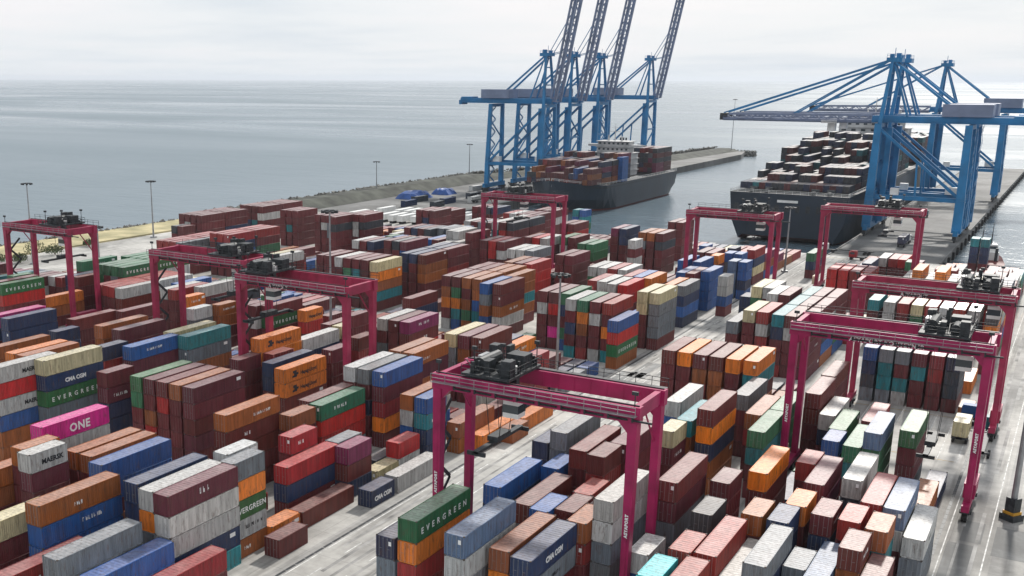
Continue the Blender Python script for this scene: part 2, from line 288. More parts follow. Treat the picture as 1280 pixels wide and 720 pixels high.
# every stack of the yard in metres: x and y of its near left corner, length in feet, tiers, paint of each tier from the top
# (index into the paint table), which tiers are built as things (bits, top tier first) and which lettering the side carries
STACKS = [
    (-96.4, 72.1, 40, 5, (4, 6, 6, 6, 0,), 28, 0), (-86.3, 82.2, 40, 5, (0, 12, 12, 7, 8,), 30, 0), (-88.8, 82.2, 40, 5, (12, 5, 13, 13, 0,), 24, 0), (-90.1, 96.7, 20, 5, (12, 12, 0, 13, 0,), 16, 0),
    (-87.1, 94.5, 20, 5, (13, 5, 10, 12, 4,), 31, 0), (-86.4, 100.7, 20, 1, (5,), 1, 0), (-83.0, 98.0, 20, 1, (0,), 1, 0), (-86.0, 106.9, 40, 1, (0,), 1, 0), (-82.4, 118.4, 20, 1, (7,), 1, 5),
    (-82.4, 125.4, 40, 1, (12,), 1, 0), (-86.2, 125.5, 20, 1, (16,), 1, 0), (-86.2, 131.7, 20, 2, (2, 12,), 2, 0), (-89.8, 120.6, 20, 3, (13, 7, 8,), 0, 0), (-92.2, 112.6, 20, 4, (2, 0, 0, 0,), 8, 0),
    (-89.6, 108.2, 40, 3, (2, 7, 0,), 7, 0), (-87.1, 119.3, 20, 3, (3, 0, 7,), 6, 0), (-97.8, 127.2, 40, 4, (9, 2, 2, 13,), 12, 0), (-100.6, 127.9, 40, 4, (0, 0, 0, 0,), 8, 0),
    (-100.8, 140.7, 40, 5, (12, 0, 13, 0, 0,), 16, 0), (-98.0, 140.7, 40, 5, (13, 0, 7, 0, 0,), 16, 0), (-95.0, 140.9, 40, 5, (6, 0, 1, 5, 0,), 31, 0), (-88.7, 139.6, 40, 4, (4, 12, 6, 0,), 8, 0),
    (-85.8, 139.4, 20, 4, (6, 8, 7, 7,), 14, 0), (-98.3, 120.4, 20, 4, (4, 0, 4, 0,), 8, 0), (-115.7, 140.6, 40, 4, (5, 5, 0, 0,), 14, 4), (-120.1, 142.6, 40, 4, (7, 7, 0, 0,), 8, 0),
    (-126.5, 159.8, 40, 4, (12, 7, 7, 0,), 8, 0), (-116.9, 156.3, 20, 4, (0, 0, 0, 0,), 8, 0), (-126.7, 147.4, 40, 5, (5, 5, 0, 0, 7,), 16, 3), (-124.1, 147.8, 20, 4, (1, 0, 0, 0,), 0, 0),
    (-152.1, 180.8, 40, 4, (0, 10, 0, 0,), 12, 0), (-142.4, 181.7, 20, 4, (5, 2, 0, 0,), 8, 3), (-123.1, 184.4, 40, 4, (12, 0, 13, 13,), 8, 0), (-120.2, 184.4, 40, 4, (0, 0, 0, 0,), 8, 0),
    (-117.4, 184.4, 40, 4, (3, 0, 2, 0,), 12, 0), (-100.3, 154.1, 40, 5, (4, 0, 0, 0, 0,), 0, 0), (-97.5, 154.1, 40, 5, (4, 0, 4, 0, 0,), 24, 0), (-98.6, 170.9, 40, 5, (16, 13, 13, 0, 0,), 16, 0),
    (-95.7, 170.9, 40, 5, (0, 4, 0, 0, 0,), 16, 0), (-92.8, 170.9, 40, 5, (0, 0, 0, 13, 12,), 31, 0), (-126.2, 116.6, 40, 5, (9, 9, 0, 0, 7,), 16, 0), (-123.3, 116.6, 40, 5, (0, 0, 4, 2, 7,), 16, 0),
    (-120.4, 116.6, 40, 5, (0, 2, 0, 0, 0,), 16, 0), (-117.6, 116.6, 40, 5, (4, 0, 0, 0, 0,), 16, 0), (-114.7, 116.6, 40, 5, (0, 0, 0, 0, 0,), 30, 0), (-101.2, 109.0, 40, 5, (4, 0, 0, 0, 0,), 28, 0),
    (-126.7, 141.2, 20, 4, (0, 0, 0, 0,), 8, 0), (-118.8, 90.8, 40, 5, (17, 12, 4, 0, 0,), 24, 0), (-112.7, 91.4, 40, 4, (4, 0, 0, 0,), 8, 0), (-109.8, 91.4, 40, 4, (4, 0, 7, 0,), 8, 0),
    (-100.6, 85.1, 40, 5, (6, 6, 0, 0, 7,), 16, 0), (-92.1, 83.0, 40, 5, (7, 7, 7, 0, 0,), 16, 0), (-111.1, 82.6, 20, 5, (12, 0, 0, 0, 0,), 24, 6), (-113.6, 83.5, 20, 5, (4, 0, 0, 0, 0,), 16, 0),
    (-116.2, 79.4, 40, 4, (4, 4, 0, 0,), 12, 0), (-88.2, 67.5, 40, 4, (13, 13, 12, 0,), 8, 0), (-85.6, 69.8, 40, 3, (6, 6, 7,), 4, 0), (-83.0, 75.9, 40, 2, (1, 0,), 2, 0), (-94.7, 85.1, 20, 3, (4, 0, 0,), 0, 0),
    (-102.0, 66.3, 40, 4, (16, 0, 0, 0,), 12, 0), (-93.8, 64.9, 40, 3, (1, 0, 0,), 4, 0), (-139.2, 108.3, 40, 6, (16, 7, 10, 13, 4, 8,), 60, 2), (-141.8, 101.0, 40, 6, (12, 2, 12, 6, 4, 4,), 62, 1),
    (-146.3, 127.0, 20, 5, (7, 1, 7, 0, 0,), 16, 0), (-132.6, 115.2, 20, 5, (0, 0, 7, 7, 7,), 30, 0), (-142.1, 129.8, 40, 5, (6, 0, 0, 0, 0,), 24, 0), (-139.4, 141.3, 40, 5, (8, 13, 4, 0, 0,), 24, 0),
    (-144.0, 142.2, 40, 5, (16, 0, 0, 0, 0,), 16, 0), (-153.8, 138.1, 40, 5, (0, 0, 0, 0, 0,), 16, 0), (-159.2, 138.6, 40, 5, (4, 4, 0, 0, 0,), 16, 0), (-177.8, 147.4, 40, 4, (0, 0, 0, 0,), 8, 0),
    (-175.3, 158.7, 40, 4, (0, 0, 0, 0,), 8, 0), (-179.9, 132.6, 40, 5, (7, 7, 0, 0, 0,), 24, 0), (-184.2, 133.3, 40, 5, (17, 7, 0, 0, 0,), 0, 0), (-155.8, 115.1, 40, 5, (5, 4, 0, 0, 0,), 16, 0),
    (-152.9, 115.1, 40, 5, (4, 4, 0, 0, 0,), 16, 0), (-172.0, 137.8, 20, 4, (7, 7, 0, 0,), 8, 0), (-171.0, 123.3, 40, 4, (4, 4, 0, 0,), 8, 0), (-164.1, 169.2, 20, 4, (12, 13, 0, 0,), 8, 0),
    (-162.4, 175.7, 20, 4, (4, 4, 0, 0,), 8, 0), (-174.7, 178.4, 20, 4, (5, 4, 0, 0,), 8, 0), (-80.7, 148.9, 40, 1, (5,), 1, 0), (-79.2, 161.3, 40, 1, (5,), 1, 0), (-78.1, 154.8, 20, 1, (4,), 1, 0),
    (-83.2, 145.4, 40, 2, (4, 4,), 3, 0), (-58.6, 91.9, 40, 5, (11, 5, 1, 1, 0,), 28, 0), (-61.4, 91.8, 40, 4, (7, 13, 0, 1,), 12, 0), (-52.3, 91.3, 40, 5, (14, 12, 13, 1, 0,), 24, 0),
    (-49.2, 95.7, 40, 4, (4, 5, 0, 0,), 8, 0), (-46.2, 94.9, 40, 4, (7, 13, 0, 0,), 12, 5), (-45.2, 107.3, 20, 4, (4, 1, 0, 13,), 12, 0), (-42.7, 109.0, 40, 5, (12, 12, 13, 13, 0,), 30, 0),
    (-58.6, 111.9, 40, 4, (6, 7, 6, 0,), 8, 0), (-57.2, 128.7, 40, 5, (13, 13, 0, 0, 0,), 16, 0), (-52.1, 123.4, 40, 5, (0, 0, 0, 0, 0,), 16, 0), (-49.3, 122.6, 20, 5, (0, 1, 0, 0, 0,), 16, 0),
    (-48.6, 128.8, 40, 5, (0, 0, 0, 0, 0,), 24, 0), (-60.8, 130.6, 20, 4, (7, 7, 7, 0,), 8, 0), (-55.3, 122.0, 20, 4, (6, 7, 0, 0,), 8, 0), (-52.9, 108.7, 40, 4, (0, 13, 13, 0,), 8, 0),
    (-50.4, 108.1, 20, 4, (6, 7, 0, 0,), 8, 0), (-47.8, 109.7, 20, 4, (0, 4, 0, 0,), 8, 0), (-48.2, 115.9, 20, 4, (1, 0, 0, 0,), 8, 0), (-43.6, 169.7, 40, 4, (13, 0, 0, 0,), 8, 0),
    (-43.5, 150.1, 40, 5, (0, 5, 7, 4, 4,), 30, 0), (-39.2, 160.3, 40, 4, (4, 1, 0, 0,), 8, 0), (-51.6, 160.0, 40, 4, (12, 6, 0, 0,), 8, 0), (-47.7, 145.3, 20, 4, (16, 0, 0, 0,), 12, 0),
    (-47.0, 151.6, 40, 4, (8, 4, 13, 0,), 8, 0), (-38.6, 118.9, 40, 5, (0, 0, 13, 13, 13,), 28, 0), (-38.2, 108.8, 20, 3, (12, 6, 0,), 4, 0), (-33.5, 98.4, 20, 4, (18, 0, 0, 0,), 8, 0),
    (-59.8, 181.6, 40, 5, (0, 0, 0, 0, 0,), 16, 0), (-57.0, 181.6, 40, 5, (5, 0, 0, 0, 4,), 16, 0), (-54.1, 181.6, 40, 5, (0, 4, 1, 4, 0,), 16, 0), (-51.3, 181.6, 40, 5, (0, 4, 4, 0, 0,), 16, 0),
    (-48.4, 181.6, 40, 5, (5, 0, 0, 0, 0,), 16, 0), (-45.5, 182.1, 40, 5, (5, 8, 0, 4, 0,), 16, 0), (-102.0, 219.0, 40, 5, (0, 12, 0, 0, 0,), 0, 0), (-99.2, 219.0, 40, 5, (0, 2, 0, 17, 0,), 0, 0),
    (-96.3, 219.0, 40, 5, (9, 7, 0, 9, 6,), 0, 0), (-92.9, 214.1, 40, 5, (12, 0, 7, 0, 8,), 16, 0), (-90.1, 214.1, 40, 5, (9, 5, 4, 0, 1,), 16, 0), (-87.2, 214.1, 40, 5, (0, 12, 0, 0, 12,), 0, 0),
    (-84.3, 214.1, 40, 5, (1, 0, 5, 0, 8,), 16, 0), (-81.3, 210.0, 40, 4, (6, 2, 10, 4,), 15, 0), (-60.1, 223.2, 40, 4, (13, 0, 0, 0,), 0, 0), (-57.0, 224.0, 40, 5, (16, 0, 0, 1, 0,), 16, 0),
    (-54.2, 224.0, 40, 5, (1, 12, 1, 0, 0,), 16, 0), (-50.9, 222.9, 40, 5, (8, 7, 0, 0, 1,), 16, 0), (-50.9, 235.5, 40, 5, (8, 0, 12, 0, 7,), 0, 0), (-50.9, 248.1, 40, 5, (8, 9, 7, 0, 1,), 0, 0),
    (-48.4, 223.1, 40, 5, (0, 12, 0, 0, 0,), 16, 0), (-48.4, 235.7, 40, 5, (0, 0, 7, 1, 12,), 0, 0), (-48.4, 248.4, 40, 5, (0, 0, 9, 7, 1,), 0, 0), (-45.5, 223.2, 40, 5, (0, 0, 0, 0, 0,), 31, 0),
    (-45.5, 235.8, 40, 5, (0, 12, 7, 6, 4,), 0, 0), (-45.5, 248.4, 40, 5, (0, 0, 0, 9, 6,), 0, 0), (-65.2, 251.8, 20, 4, (7, 7, 0, 0,), 0, 0), (-57.5, 245.0, 40, 5, (12, 0, 0, 0, 0,), 0, 0),
    (-54.9, 245.0, 40, 5, (0, 0, 0, 0, 0,), 0, 0), (-62.6, 251.6, 40, 5, (16, 9, 0, 0, 0,), 0, 0), (-60.0, 251.6, 40, 5, (12, 0, 0, 0, 0,), 0, 0), (-35.1, 129.1, 20, 4, (0, 0, 0, 0,), 8, 0),
    (-33.9, 117.8, 20, 4, (15, 2, 1, 0,), 8, 0), (-32.0, 135.3, 40, 4, (5, 0, 0, 0,), 12, 0), (-30.5, 99.7, 20, 4, (1, 1, 0, 0,), 8, 0), (-30.2, 106.9, 40, 4, (1, 2, 0, 0,), 8, 0),
    (-32.8, 106.3, 20, 4, (1, 0, 0, 0,), 8, 0), (-28.9, 120.6, 20, 4, (4, 0, 0, 0,), 8, 0), (-25.9, 120.3, 20, 4, (7, 7, 7, 0,), 8, 0), (-25.3, 126.5, 20, 4, (5, 0, 0, 0,), 8, 0),
    (-22.0, 125.0, 20, 4, (0, 7, 7, 0,), 12, 0), (-19.0, 125.0, 20, 4, (1, 0, 0, 0,), 8, 0), (-15.9, 123.9, 20, 4, (4, 8, 6, 0,), 8, 0), (-17.4, 117.0, 20, 4, (0, 4, 0, 0,), 8, 0),
    (-25.1, 107.3, 40, 4, (13, 7, 0, 0,), 8, 0), (-27.7, 107.9, 40, 3, (12, 0, 0,), 4, 0), (-20.0, 112.0, 40, 3, (14, 13, 0,), 4, 0), (-14.8, 111.5, 40, 3, (0, 7, 0,), 4, 0),
    (-22.5, 114.6, 20, 3, (13, 0, 0,), 4, 0), (-25.0, 135.1, 40, 4, (0, 3, 0, 0,), 8, 0), (-27.6, 142.4, 20, 4, (1, 0, 0, 0,), 8, 0), (-21.2, 139.3, 40, 4, (12, 15, 0, 0,), 8, 0),
    (-17.8, 132.1, 40, 4, (1, 0, 0, 0,), 8, 0), (-15.2, 131.7, 40, 4, (14, 12, 0, 0,), 8, 0), (-12.6, 130.4, 40, 3, (12, 13, 13,), 6, 0), (-36.6, 164.6, 40, 4, (9, 10, 9, 9,), 8, 0),
    (-36.6, 152.2, 40, 4, (9, 8, 0, 0,), 12, 0), (-34.0, 176.9, 40, 4, (0, 0, 0, 0,), 12, 0), (-34.2, 189.8, 40, 4, (0, 0, 0, 0,), 8, 0), (-31.2, 175.0, 40, 3, (12, 7, 0,), 4, 0),
    (-28.4, 168.3, 40, 3, (9, 6, 7,), 4, 0), (-28.1, 162.1, 20, 3, (6, 7, 0,), 4, 0), (-24.9, 175.1, 40, 3, (1, 9, 0,), 4, 0), (-22.3, 160.8, 40, 4, (14, 9, 9, 12,), 8, 0), (-25.0, 161.0, 40, 3, (9, 8, 0,), 4, 0),
    (-18.1, 164.6, 40, 4, (9, 0, 0, 15,), 14, 0), (-31.7, 215.4, 40, 4, (6, 7, 15, 13,), 8, 0), (-28.8, 215.4, 40, 4, (13, 8, 8, 13,), 8, 0), (-26.0, 215.4, 40, 4, (13, 0, 8, 12,), 8, 0),
    (-23.1, 215.4, 40, 4, (0, 8, 0, 0,), 8, 0), (-20.2, 215.4, 40, 4, (1, 1, 0, 0,), 8, 0), (-17.4, 215.4, 40, 4, (7, 15, 15, 0,), 8, 0), (-16.2, 231.1, 40, 1, (5,), 1, 0), (-35.7, 263.7, 40, 4, (12, 12, 0, 0,), 0, 0),
    (-32.8, 263.7, 40, 4, (1, 0, 13, 0,), 0, 0), (-29.9, 263.7, 40, 4, (16, 9, 0, 0,), 8, 0), (-27.1, 263.7, 40, 4, (1, 0, 13, 0,), 8, 0), (-24.2, 263.7, 40, 4, (12, 0, 0, 0,), 8, 0),
    (-21.4, 263.7, 40, 4, (1, 1, 0, 0,), 8, 0), (-18.5, 263.7, 40, 4, (12, 15, 15, 0,), 8, 0), (-39.2, 264.6, 40, 4, (8, 0, 0, 0,), 8, 0), (-37.0, 301.4, 40, 4, (12, 0, 0, 0,), 0, 0),
    (-31.9, 301.4, 40, 4, (12, 7, 0, 0,), 0, 0), (-26.8, 301.4, 40, 4, (12, 0, 7, 0,), 0, 0), (-24.2, 301.4, 40, 4, (12, 0, 0, 0,), 0, 0), (-21.6, 301.4, 40, 4, (16, 0, 0, 0,), 0, 0),
    (-34.5, 297.3, 40, 5, (5, 4, 0, 0, 0,), 0, 0), (-29.3, 297.3, 40, 5, (5, 1, 0, 0, 0,), 0, 0), (-55.9, 302.7, 40, 4, (2, 2, 2, 2,), 0, 0), (-53.0, 302.7, 40, 4, (2, 2, 0, 0,), 0, 0),
    (-50.2, 302.7, 40, 4, (1, 0, 0, 0,), 0, 0), (-47.3, 302.7, 40, 4, (1, 0, 0, 0,), 0, 0), (-50.2, 348.4, 40, 3, (12, 0, 0,), 0, 0), (-47.3, 348.4, 40, 3, (1, 0, 0,), 0, 0),
    (-44.8, 348.4, 40, 3, (2, 0, 0,), 0, 0), (-70.4, 345.8, 40, 3, (9, 7, 0,), 0, 0), (-42.2, 344.7, 20, 3, (9, 0, 0,), 0, 0), (-29.3, 388.8, 20, 4, (8, 7, 7, 0,), 0, 0), (-26.4, 388.8, 20, 4, (8, 7, 7, 0,), 0, 0),
    (-168.4, 231.5, 40, 5, (12, 0, 0, 0, 0,), 0, 0), (-165.6, 231.5, 40, 5, (0, 9, 9, 8, 0,), 0, 0), (-162.7, 231.5, 40, 5, (0, 8, 9, 0, 0,), 0, 0), (-159.9, 231.5, 40, 5, (0, 0, 8, 0, 0,), 0, 0),
    (-156.1, 230.4, 40, 5, (16, 5, 4, 8, 0,), 31, 0), (-184.9, 245.2, 40, 4, (0, 0, 0, 0,), 0, 0), (-182.1, 245.2, 40, 4, (0, 0, 0, 0,), 0, 0), (-157.4, 247.3, 40, 5, (7, 7, 0, 0, 0,), 0, 0),
    (-157.4, 259.9, 40, 5, (7, 12, 6, 0, 4,), 0, 0), (-154.5, 247.3, 40, 5, (7, 0, 0, 0, 0,), 0, 0), (-154.5, 259.9, 40, 5, (7, 0, 0, 0, 12,), 0, 0), (-151.6, 247.3, 40, 5, (0, 4, 4, 0, 0,), 16, 0),
    (-151.6, 259.9, 40, 5, (0, 0, 1, 7, 12,), 0, 0), (-130.3, 205.9, 40, 4, (0, 7, 0, 13,), 8, 0), (-130.1, 223.6, 40, 5, (0, 4, 5, 0, 12,), 0, 0), (-130.1, 236.2, 40, 5, (0, 6, 9, 12, 4,), 0, 0),
    (-127.3, 223.6, 40, 5, (0, 9, 5, 8, 6,), 0, 0), (-127.3, 236.2, 40, 5, (0, 9, 7, 0, 12,), 0, 0), (-124.4, 223.6, 40, 5, (4, 0, 4, 9, 4,), 0, 0), (-124.4, 236.2, 40, 5, (4, 0, 0, 0, 0,), 0, 0),
    (-121.5, 223.6, 40, 5, (4, 4, 6, 8, 6,), 0, 0), (-121.5, 236.2, 40, 5, (4, 0, 1, 6, 7,), 0, 0), (-117.4, 219.7, 40, 5, (6, 13, 4, 6, 0,), 0, 0), (-114.4, 220.6, 40, 5, (0, 0, 4, 12, 0,), 28, 0),
    (-117.0, 232.1, 40, 5, (4, 4, 8, 4, 0,), 0, 0), (-126.6, 250.2, 40, 5, (4, 0, 0, 0, 0,), 0, 0), (-123.7, 250.2, 40, 5, (0, 0, 0, 0, 0,), 0, 0), (-120.9, 250.2, 40, 5, (2, 2, 2, 0, 0,), 0, 0),
    (-120.3, 268.8, 40, 5, (0, 0, 0, 0, 0,), 0, 0), (-117.5, 268.8, 40, 5, (0, 0, 0, 0, 0,), 16, 0), (-167.4, 320.8, 40, 5, (12, 8, 9, 0, 0,), 0, 0), (-167.4, 333.2, 40, 5, (12, 1, 6, 12, 9,), 0, 0),
    (-164.6, 320.8, 40, 5, (0, 2, 0, 0, 0,), 0, 0), (-164.6, 333.2, 40, 5, (0, 4, 12, 6, 1,), 0, 0), (-161.7, 321.0, 40, 5, (15, 0, 0, 0, 0,), 0, 0), (-161.7, 333.6, 40, 5, (15, 0, 4, 0, 6,), 0, 0),
    (-169.6, 293.9, 40, 5, (12, 12, 8, 0, 0,), 0, 0), (-167.0, 293.2, 40, 5, (12, 0, 12, 0, 0,), 0, 0), (-161.9, 292.6, 40, 5, (0, 0, 0, 0, 0,), 0, 0), (-135.9, 270.4, 40, 5, (12, 0, 0, 0, 0,), 0, 0),
    (-133.1, 270.4, 40, 5, (12, 0, 0, 0, 0,), 0, 0), (-130.2, 270.4, 40, 5, (13, 0, 0, 0, 0,), 0, 0), (-130.6, 308.1, 40, 4, (9, 2, 0, 0,), 0, 0), (-127.7, 308.1, 40, 4, (9, 10, 0, 0,), 0, 0),
    (-117.1, 324.5, 40, 5, (4, 13, 0, 0, 0,), 0, 0), (-114.3, 324.5, 40, 5, (4, 0, 0, 0, 0,), 0, 0), (-111.4, 324.5, 40, 5, (0, 15, 0, 0, 0,), 0, 0), (-117.8, 354.6, 40, 5, (0, 0, 0, 0, 0,), 0, 0),
    (-115.0, 354.6, 40, 5, (0, 0, 0, 0, 0,), 0, 0), (-127.8, 328.5, 40, 5, (3, 0, 0, 0, 0,), 0, 0), (-124.9, 328.5, 40, 5, (7, 7, 0, 0, 0,), 0, 0), (-113.5, 306.1, 20, 5, (12, 0, 12, 0, 0,), 0, 0),
    (-94.2, 294.3, 40, 4, (6, 6, 7, 0,), 0, 0), (-90.0, 294.3, 40, 4, (6, 7, 6, 0,), 0, 0), (-89.1, 307.9, 20, 4, (5, 0, 0, 0,), 0, 0), (-87.1, 314.6, 20, 4, (6, 13, 13, 13,), 0, 0),
    (-84.2, 314.6, 20, 4, (6, 7, 13, 13,), 0, 0), (-83.1, 279.8, 40, 4, (6, 6, 6, 6,), 0, 0), (-85.2, 256.6, 40, 4, (5, 2, 1, 2,), 0, 0), (-82.3, 256.6, 40, 4, (13, 7, 6, 7,), 8, 0),
    (-82.7, 230.9, 40, 5, (16, 16, 0, 0, 0,), 0, 0), (-79.8, 230.9, 40, 5, (16, 13, 13, 13, 0,), 31, 0), (-77.2, 275.4, 20, 4, (12, 12, 6, 0,), 0, 0), (-82.0, 300.9, 20, 4, (14, 14, 14, 14,), 0, 0),
    (-79.1, 300.9, 20, 4, (6, 6, 7, 6,), 0, 0), (-88.3, 275.0, 40, 4, (6, 7, 6, 7,), 0, 0), (-85.7, 275.0, 40, 4, (0, 7, 6, 7,), 0, 0), (-111.1, 270.1, 40, 4, (12, 9, 0, 0,), 0, 0),
    (-108.3, 270.1, 40, 4, (12, 9, 0, 0,), 0, 0), (-105.4, 270.1, 40, 4, (1, 0, 0, 0,), 0, 0), (-102.5, 270.1, 40, 4, (12, 6, 0, 0,), 0, 0), (-103.2, 251.1, 40, 4, (1, 0, 0, 0,), 0, 0),
    (-100.6, 251.1, 40, 4, (12, 8, 0, 0,), 0, 0), (-97.4, 249.3, 40, 4, (12, 0, 0, 0,), 0, 0), (-94.5, 249.5, 40, 4, (2, 2, 0, 0,), 8, 0), (-98.1, 262.3, 40, 4, (1, 0, 0, 0,), 0, 0),
    (-95.5, 262.6, 40, 4, (6, 7, 0, 0,), 0, 0), (-92.7, 261.8, 40, 4, (5, 0, 0, 0,), 0, 0), (-270.6, 277.7, 40, 5, (0, 0, 0, 0, 0,), 0, 0), (-270.6, 290.3, 40, 5, (0, 1, 0, 4, 9,), 0, 0),
    (-267.8, 277.7, 40, 5, (0, 12, 0, 0, 0,), 0, 0), (-267.8, 290.3, 40, 5, (0, 9, 0, 0, 4,), 0, 0), (-264.9, 277.7, 40, 5, (0, 0, 0, 0, 0,), 0, 0), (-264.9, 290.3, 40, 5, (0, 9, 1, 12, 0,), 0, 0),
    (-262.1, 277.7, 40, 5, (0, 0, 0, 0, 0,), 0, 0), (-262.1, 290.3, 40, 5, (0, 0, 7, 12, 0,), 0, 0), (-270.5, 310.9, 40, 5, (0, 0, 0, 0, 0,), 0, 0), (-270.5, 323.5, 40, 5, (0, 4, 0, 6, 12,), 0, 0),
    (-267.7, 310.9, 40, 5, (0, 0, 7, 0, 0,), 0, 0), (-267.7, 323.5, 40, 5, (0, 0, 1, 6, 7,), 0, 0), (-264.8, 310.9, 40, 5, (0, 0, 8, 0, 0,), 0, 0), (-264.8, 323.5, 40, 5, (0, 6, 0, 0, 1,), 0, 0),
    (-262.0, 310.9, 40, 5, (0, 12, 0, 0, 0,), 0, 0), (-262.0, 323.5, 40, 5, (0, 9, 0, 6, 4,), 0, 0), (-228.1, 247.3, 40, 5, (1, 0, 0, 0, 0,), 0, 0), (-228.1, 259.9, 40, 5, (1, 9, 4, 1, 7,), 0, 0),
    (-225.2, 247.3, 40, 5, (1, 7, 0, 0, 0,), 0, 0), (-225.2, 259.9, 40, 5, (1, 0, 0, 1, 12,), 0, 0), (-222.4, 247.3, 40, 5, (1, 7, 6, 0, 0,), 16, 0), (-222.4, 259.9, 40, 5, (1, 0, 9, 0, 12,), 0, 0),
    (-243.9, 239.8, 40, 4, (1, 0, 0, 0,), 0, 0), (-243.9, 252.4, 40, 4, (1, 6, 1, 12,), 0, 0), (-241.1, 239.8, 40, 4, (1, 13, 0, 0,), 0, 0), (-241.1, 252.4, 40, 4, (1, 0, 0, 4,), 0, 0),
    (-238.2, 239.8, 40, 4, (1, 9, 0, 0,), 0, 0), (-238.2, 252.4, 40, 4, (1, 4, 9, 0,), 0, 0), (-235.4, 239.8, 40, 4, (13, 0, 0, 0,), 8, 0), (-235.4, 252.4, 40, 4, (13, 6, 9, 7,), 0, 0),
    (-197.5, 236.7, 40, 4, (16, 5, 0, 0,), 0, 0), (-194.6, 236.7, 40, 4, (12, 0, 0, 0,), 10, 0), (-229.1, 303.1, 40, 5, (0, 0, 0, 0, 0,), 0, 0), (-226.2, 303.1, 40, 5, (0, 12, 0, 0, 0,), 0, 0),
    (-223.6, 303.1, 40, 5, (0, 13, 13, 0, 0,), 0, 0), (-220.7, 300.9, 40, 5, (0, 15, 0, 0, 0,), 0, 0), (-220.9, 187.7, 40, 5, (9, 0, 0, 0, 0,), 16, 0), (-217.4, 200.2, 40, 5, (9, 12, 6, 0, 0,), 0, 0),
    (-213.2, 187.7, 40, 5, (9, 10, 0, 0, 0,), 0, 0), (-214.5, 200.2, 40, 5, (9, 9, 12, 1, 0,), 0, 0), (-210.6, 187.7, 40, 5, (9, 0, 0, 0, 0,), 0, 0), (-211.7, 200.2, 40, 5, (9, 6, 0, 1, 0,), 0, 0),
    (-208.0, 187.7, 40, 5, (9, 13, 0, 0, 0,), 0, 0), (-208.8, 200.2, 40, 5, (9, 6, 1, 12, 0,), 0, 0), (-205.5, 187.7, 40, 5, (10, 0, 0, 0, 0,), 16, 0), (-206.1, 200.2, 40, 5, (10, 12, 4, 0, 0,), 16, 0),
    (-214.9, 156.8, 40, 5, (0, 2, 0, 0, 0,), 0, 0), (-211.6, 155.4, 40, 5, (10, 2, 0, 0, 0,), 24, 0), (-202.9, 177.7, 40, 4, (1, 0, 0, 0,), 0, 0), (-202.9, 190.0, 40, 4, (1, 6, 4, 0,), 0, 0),
    (-200.3, 177.7, 40, 4, (1, 0, 0, 0,), 0, 0), (-200.3, 190.0, 40, 4, (1, 6, 0, 0,), 0, 0), (-197.8, 177.1, 40, 4, (1, 0, 0, 0,), 0, 0), (-197.8, 189.7, 40, 4, (1, 4, 7, 9,), 0, 0),
    (-195.1, 177.1, 40, 4, (12, 0, 0, 0,), 12, 0), (-195.1, 189.7, 40, 4, (12, 4, 1, 7,), 0, 0), (-188.1, 189.2, 40, 4, (6, 7, 0, 0,), 0, 0), (-180.4, 189.2, 40, 4, (12, 0, 0, 0,), 8, 0),
    (-185.6, 182.9, 40, 4, (12, 0, 0, 0,), 0, 0), (-183.0, 182.9, 40, 4, (1, 0, 0, 0,), 8, 0), (-233.2, 188.2, 40, 3, (12, 0, 0,), 0, 0), (-230.3, 188.2, 40, 3, (1, 0, 0,), 0, 0),
    (-218.3, 181.6, 40, 4, (7, 7, 0, 0,), 0, 0), (-215.7, 181.6, 40, 4, (0, 0, 0, 0,), 8, 0), (-179.8, 282.8, 40, 4, (0, 0, 0, 0,), 0, 0), (-177.3, 282.8, 40, 4, (0, 6, 6, 0,), 0, 0),
    (-167.0, 280.9, 40, 4, (12, 9, 0, 0,), 0, 0), (-213.2, 358.2, 40, 4, (1, 0, 0, 0,), 0, 0), (-210.4, 358.2, 40, 4, (1, 0, 0, 0,), 0, 0), (-207.5, 358.2, 40, 4, (0, 0, 0, 0,), 0, 0),
    (-157.3, 179.3, 20, 4, (0, 0, 0, 0,), 0, 0), (-154.7, 179.3, 20, 4, (0, 12, 0, 0,), 0, 0), (-212.3, 167.8, 40, 3, (5, 4, 0,), 6, 0), (-184.4, 313.4, 40, 4, (13, 7, 7, 0,), 0, 0),
    (-181.8, 313.4, 40, 4, (15, 15, 15, 0,), 0, 0), (-179.2, 313.4, 40, 4, (14, 7, 0, 0,), 0, 0), (-167.6, 389.2, 20, 4, (8, 6, 8, 9,), 0, 0), (-164.7, 389.2, 20, 4, (6, 8, 9, 8,), 0, 0),
    (-175.4, 344.9, 40, 5, (1, 0, 0, 0, 0,), 0, 0), (-172.9, 344.9, 40, 5, (12, 0, 0, 0, 0,), 0, 0), (-170.0, 344.9, 40, 5, (0, 0, 0, 0, 0,), 0, 0), (-167.2, 345.5, 40, 5, (0, 3, 0, 0, 0,), 0, 0),
    (-164.3, 345.5, 40, 5, (0, 0, 0, 0, 0,), 0, 0), (-170.4, 360.3, 40, 5, (0, 0, 0, 0, 0,), 0, 0), (-167.5, 360.3, 40, 5, (0, 0, 8, 0, 0,), 0, 0), (-164.7, 360.3, 40, 5, (0, 12, 0, 0, 0,), 0, 0),
    (-186.3, 335.5, 40, 4, (12, 12, 12, 0,), 0, 0), (-183.4, 335.5, 40, 4, (0, 0, 0, 0,), 0, 0), (-180.6, 335.5, 40, 4, (13, 0, 0, 0,), 0, 0), (-178.0, 335.5, 40, 4, (0, 1, 0, 0,), 0, 0),
    (-174.7, 289.3, 40, 4, (6, 0, 0, 0,), 0, 0), (-172.2, 289.3, 40, 4, (0, 0, 0, 0,), 0, 0), (-164.4, 289.3, 40, 4, (12, 12, 0, 0,), 0, 0), (-150.5, 281.1, 40, 5, (0, 0, 0, 0, 0,), 0, 0),
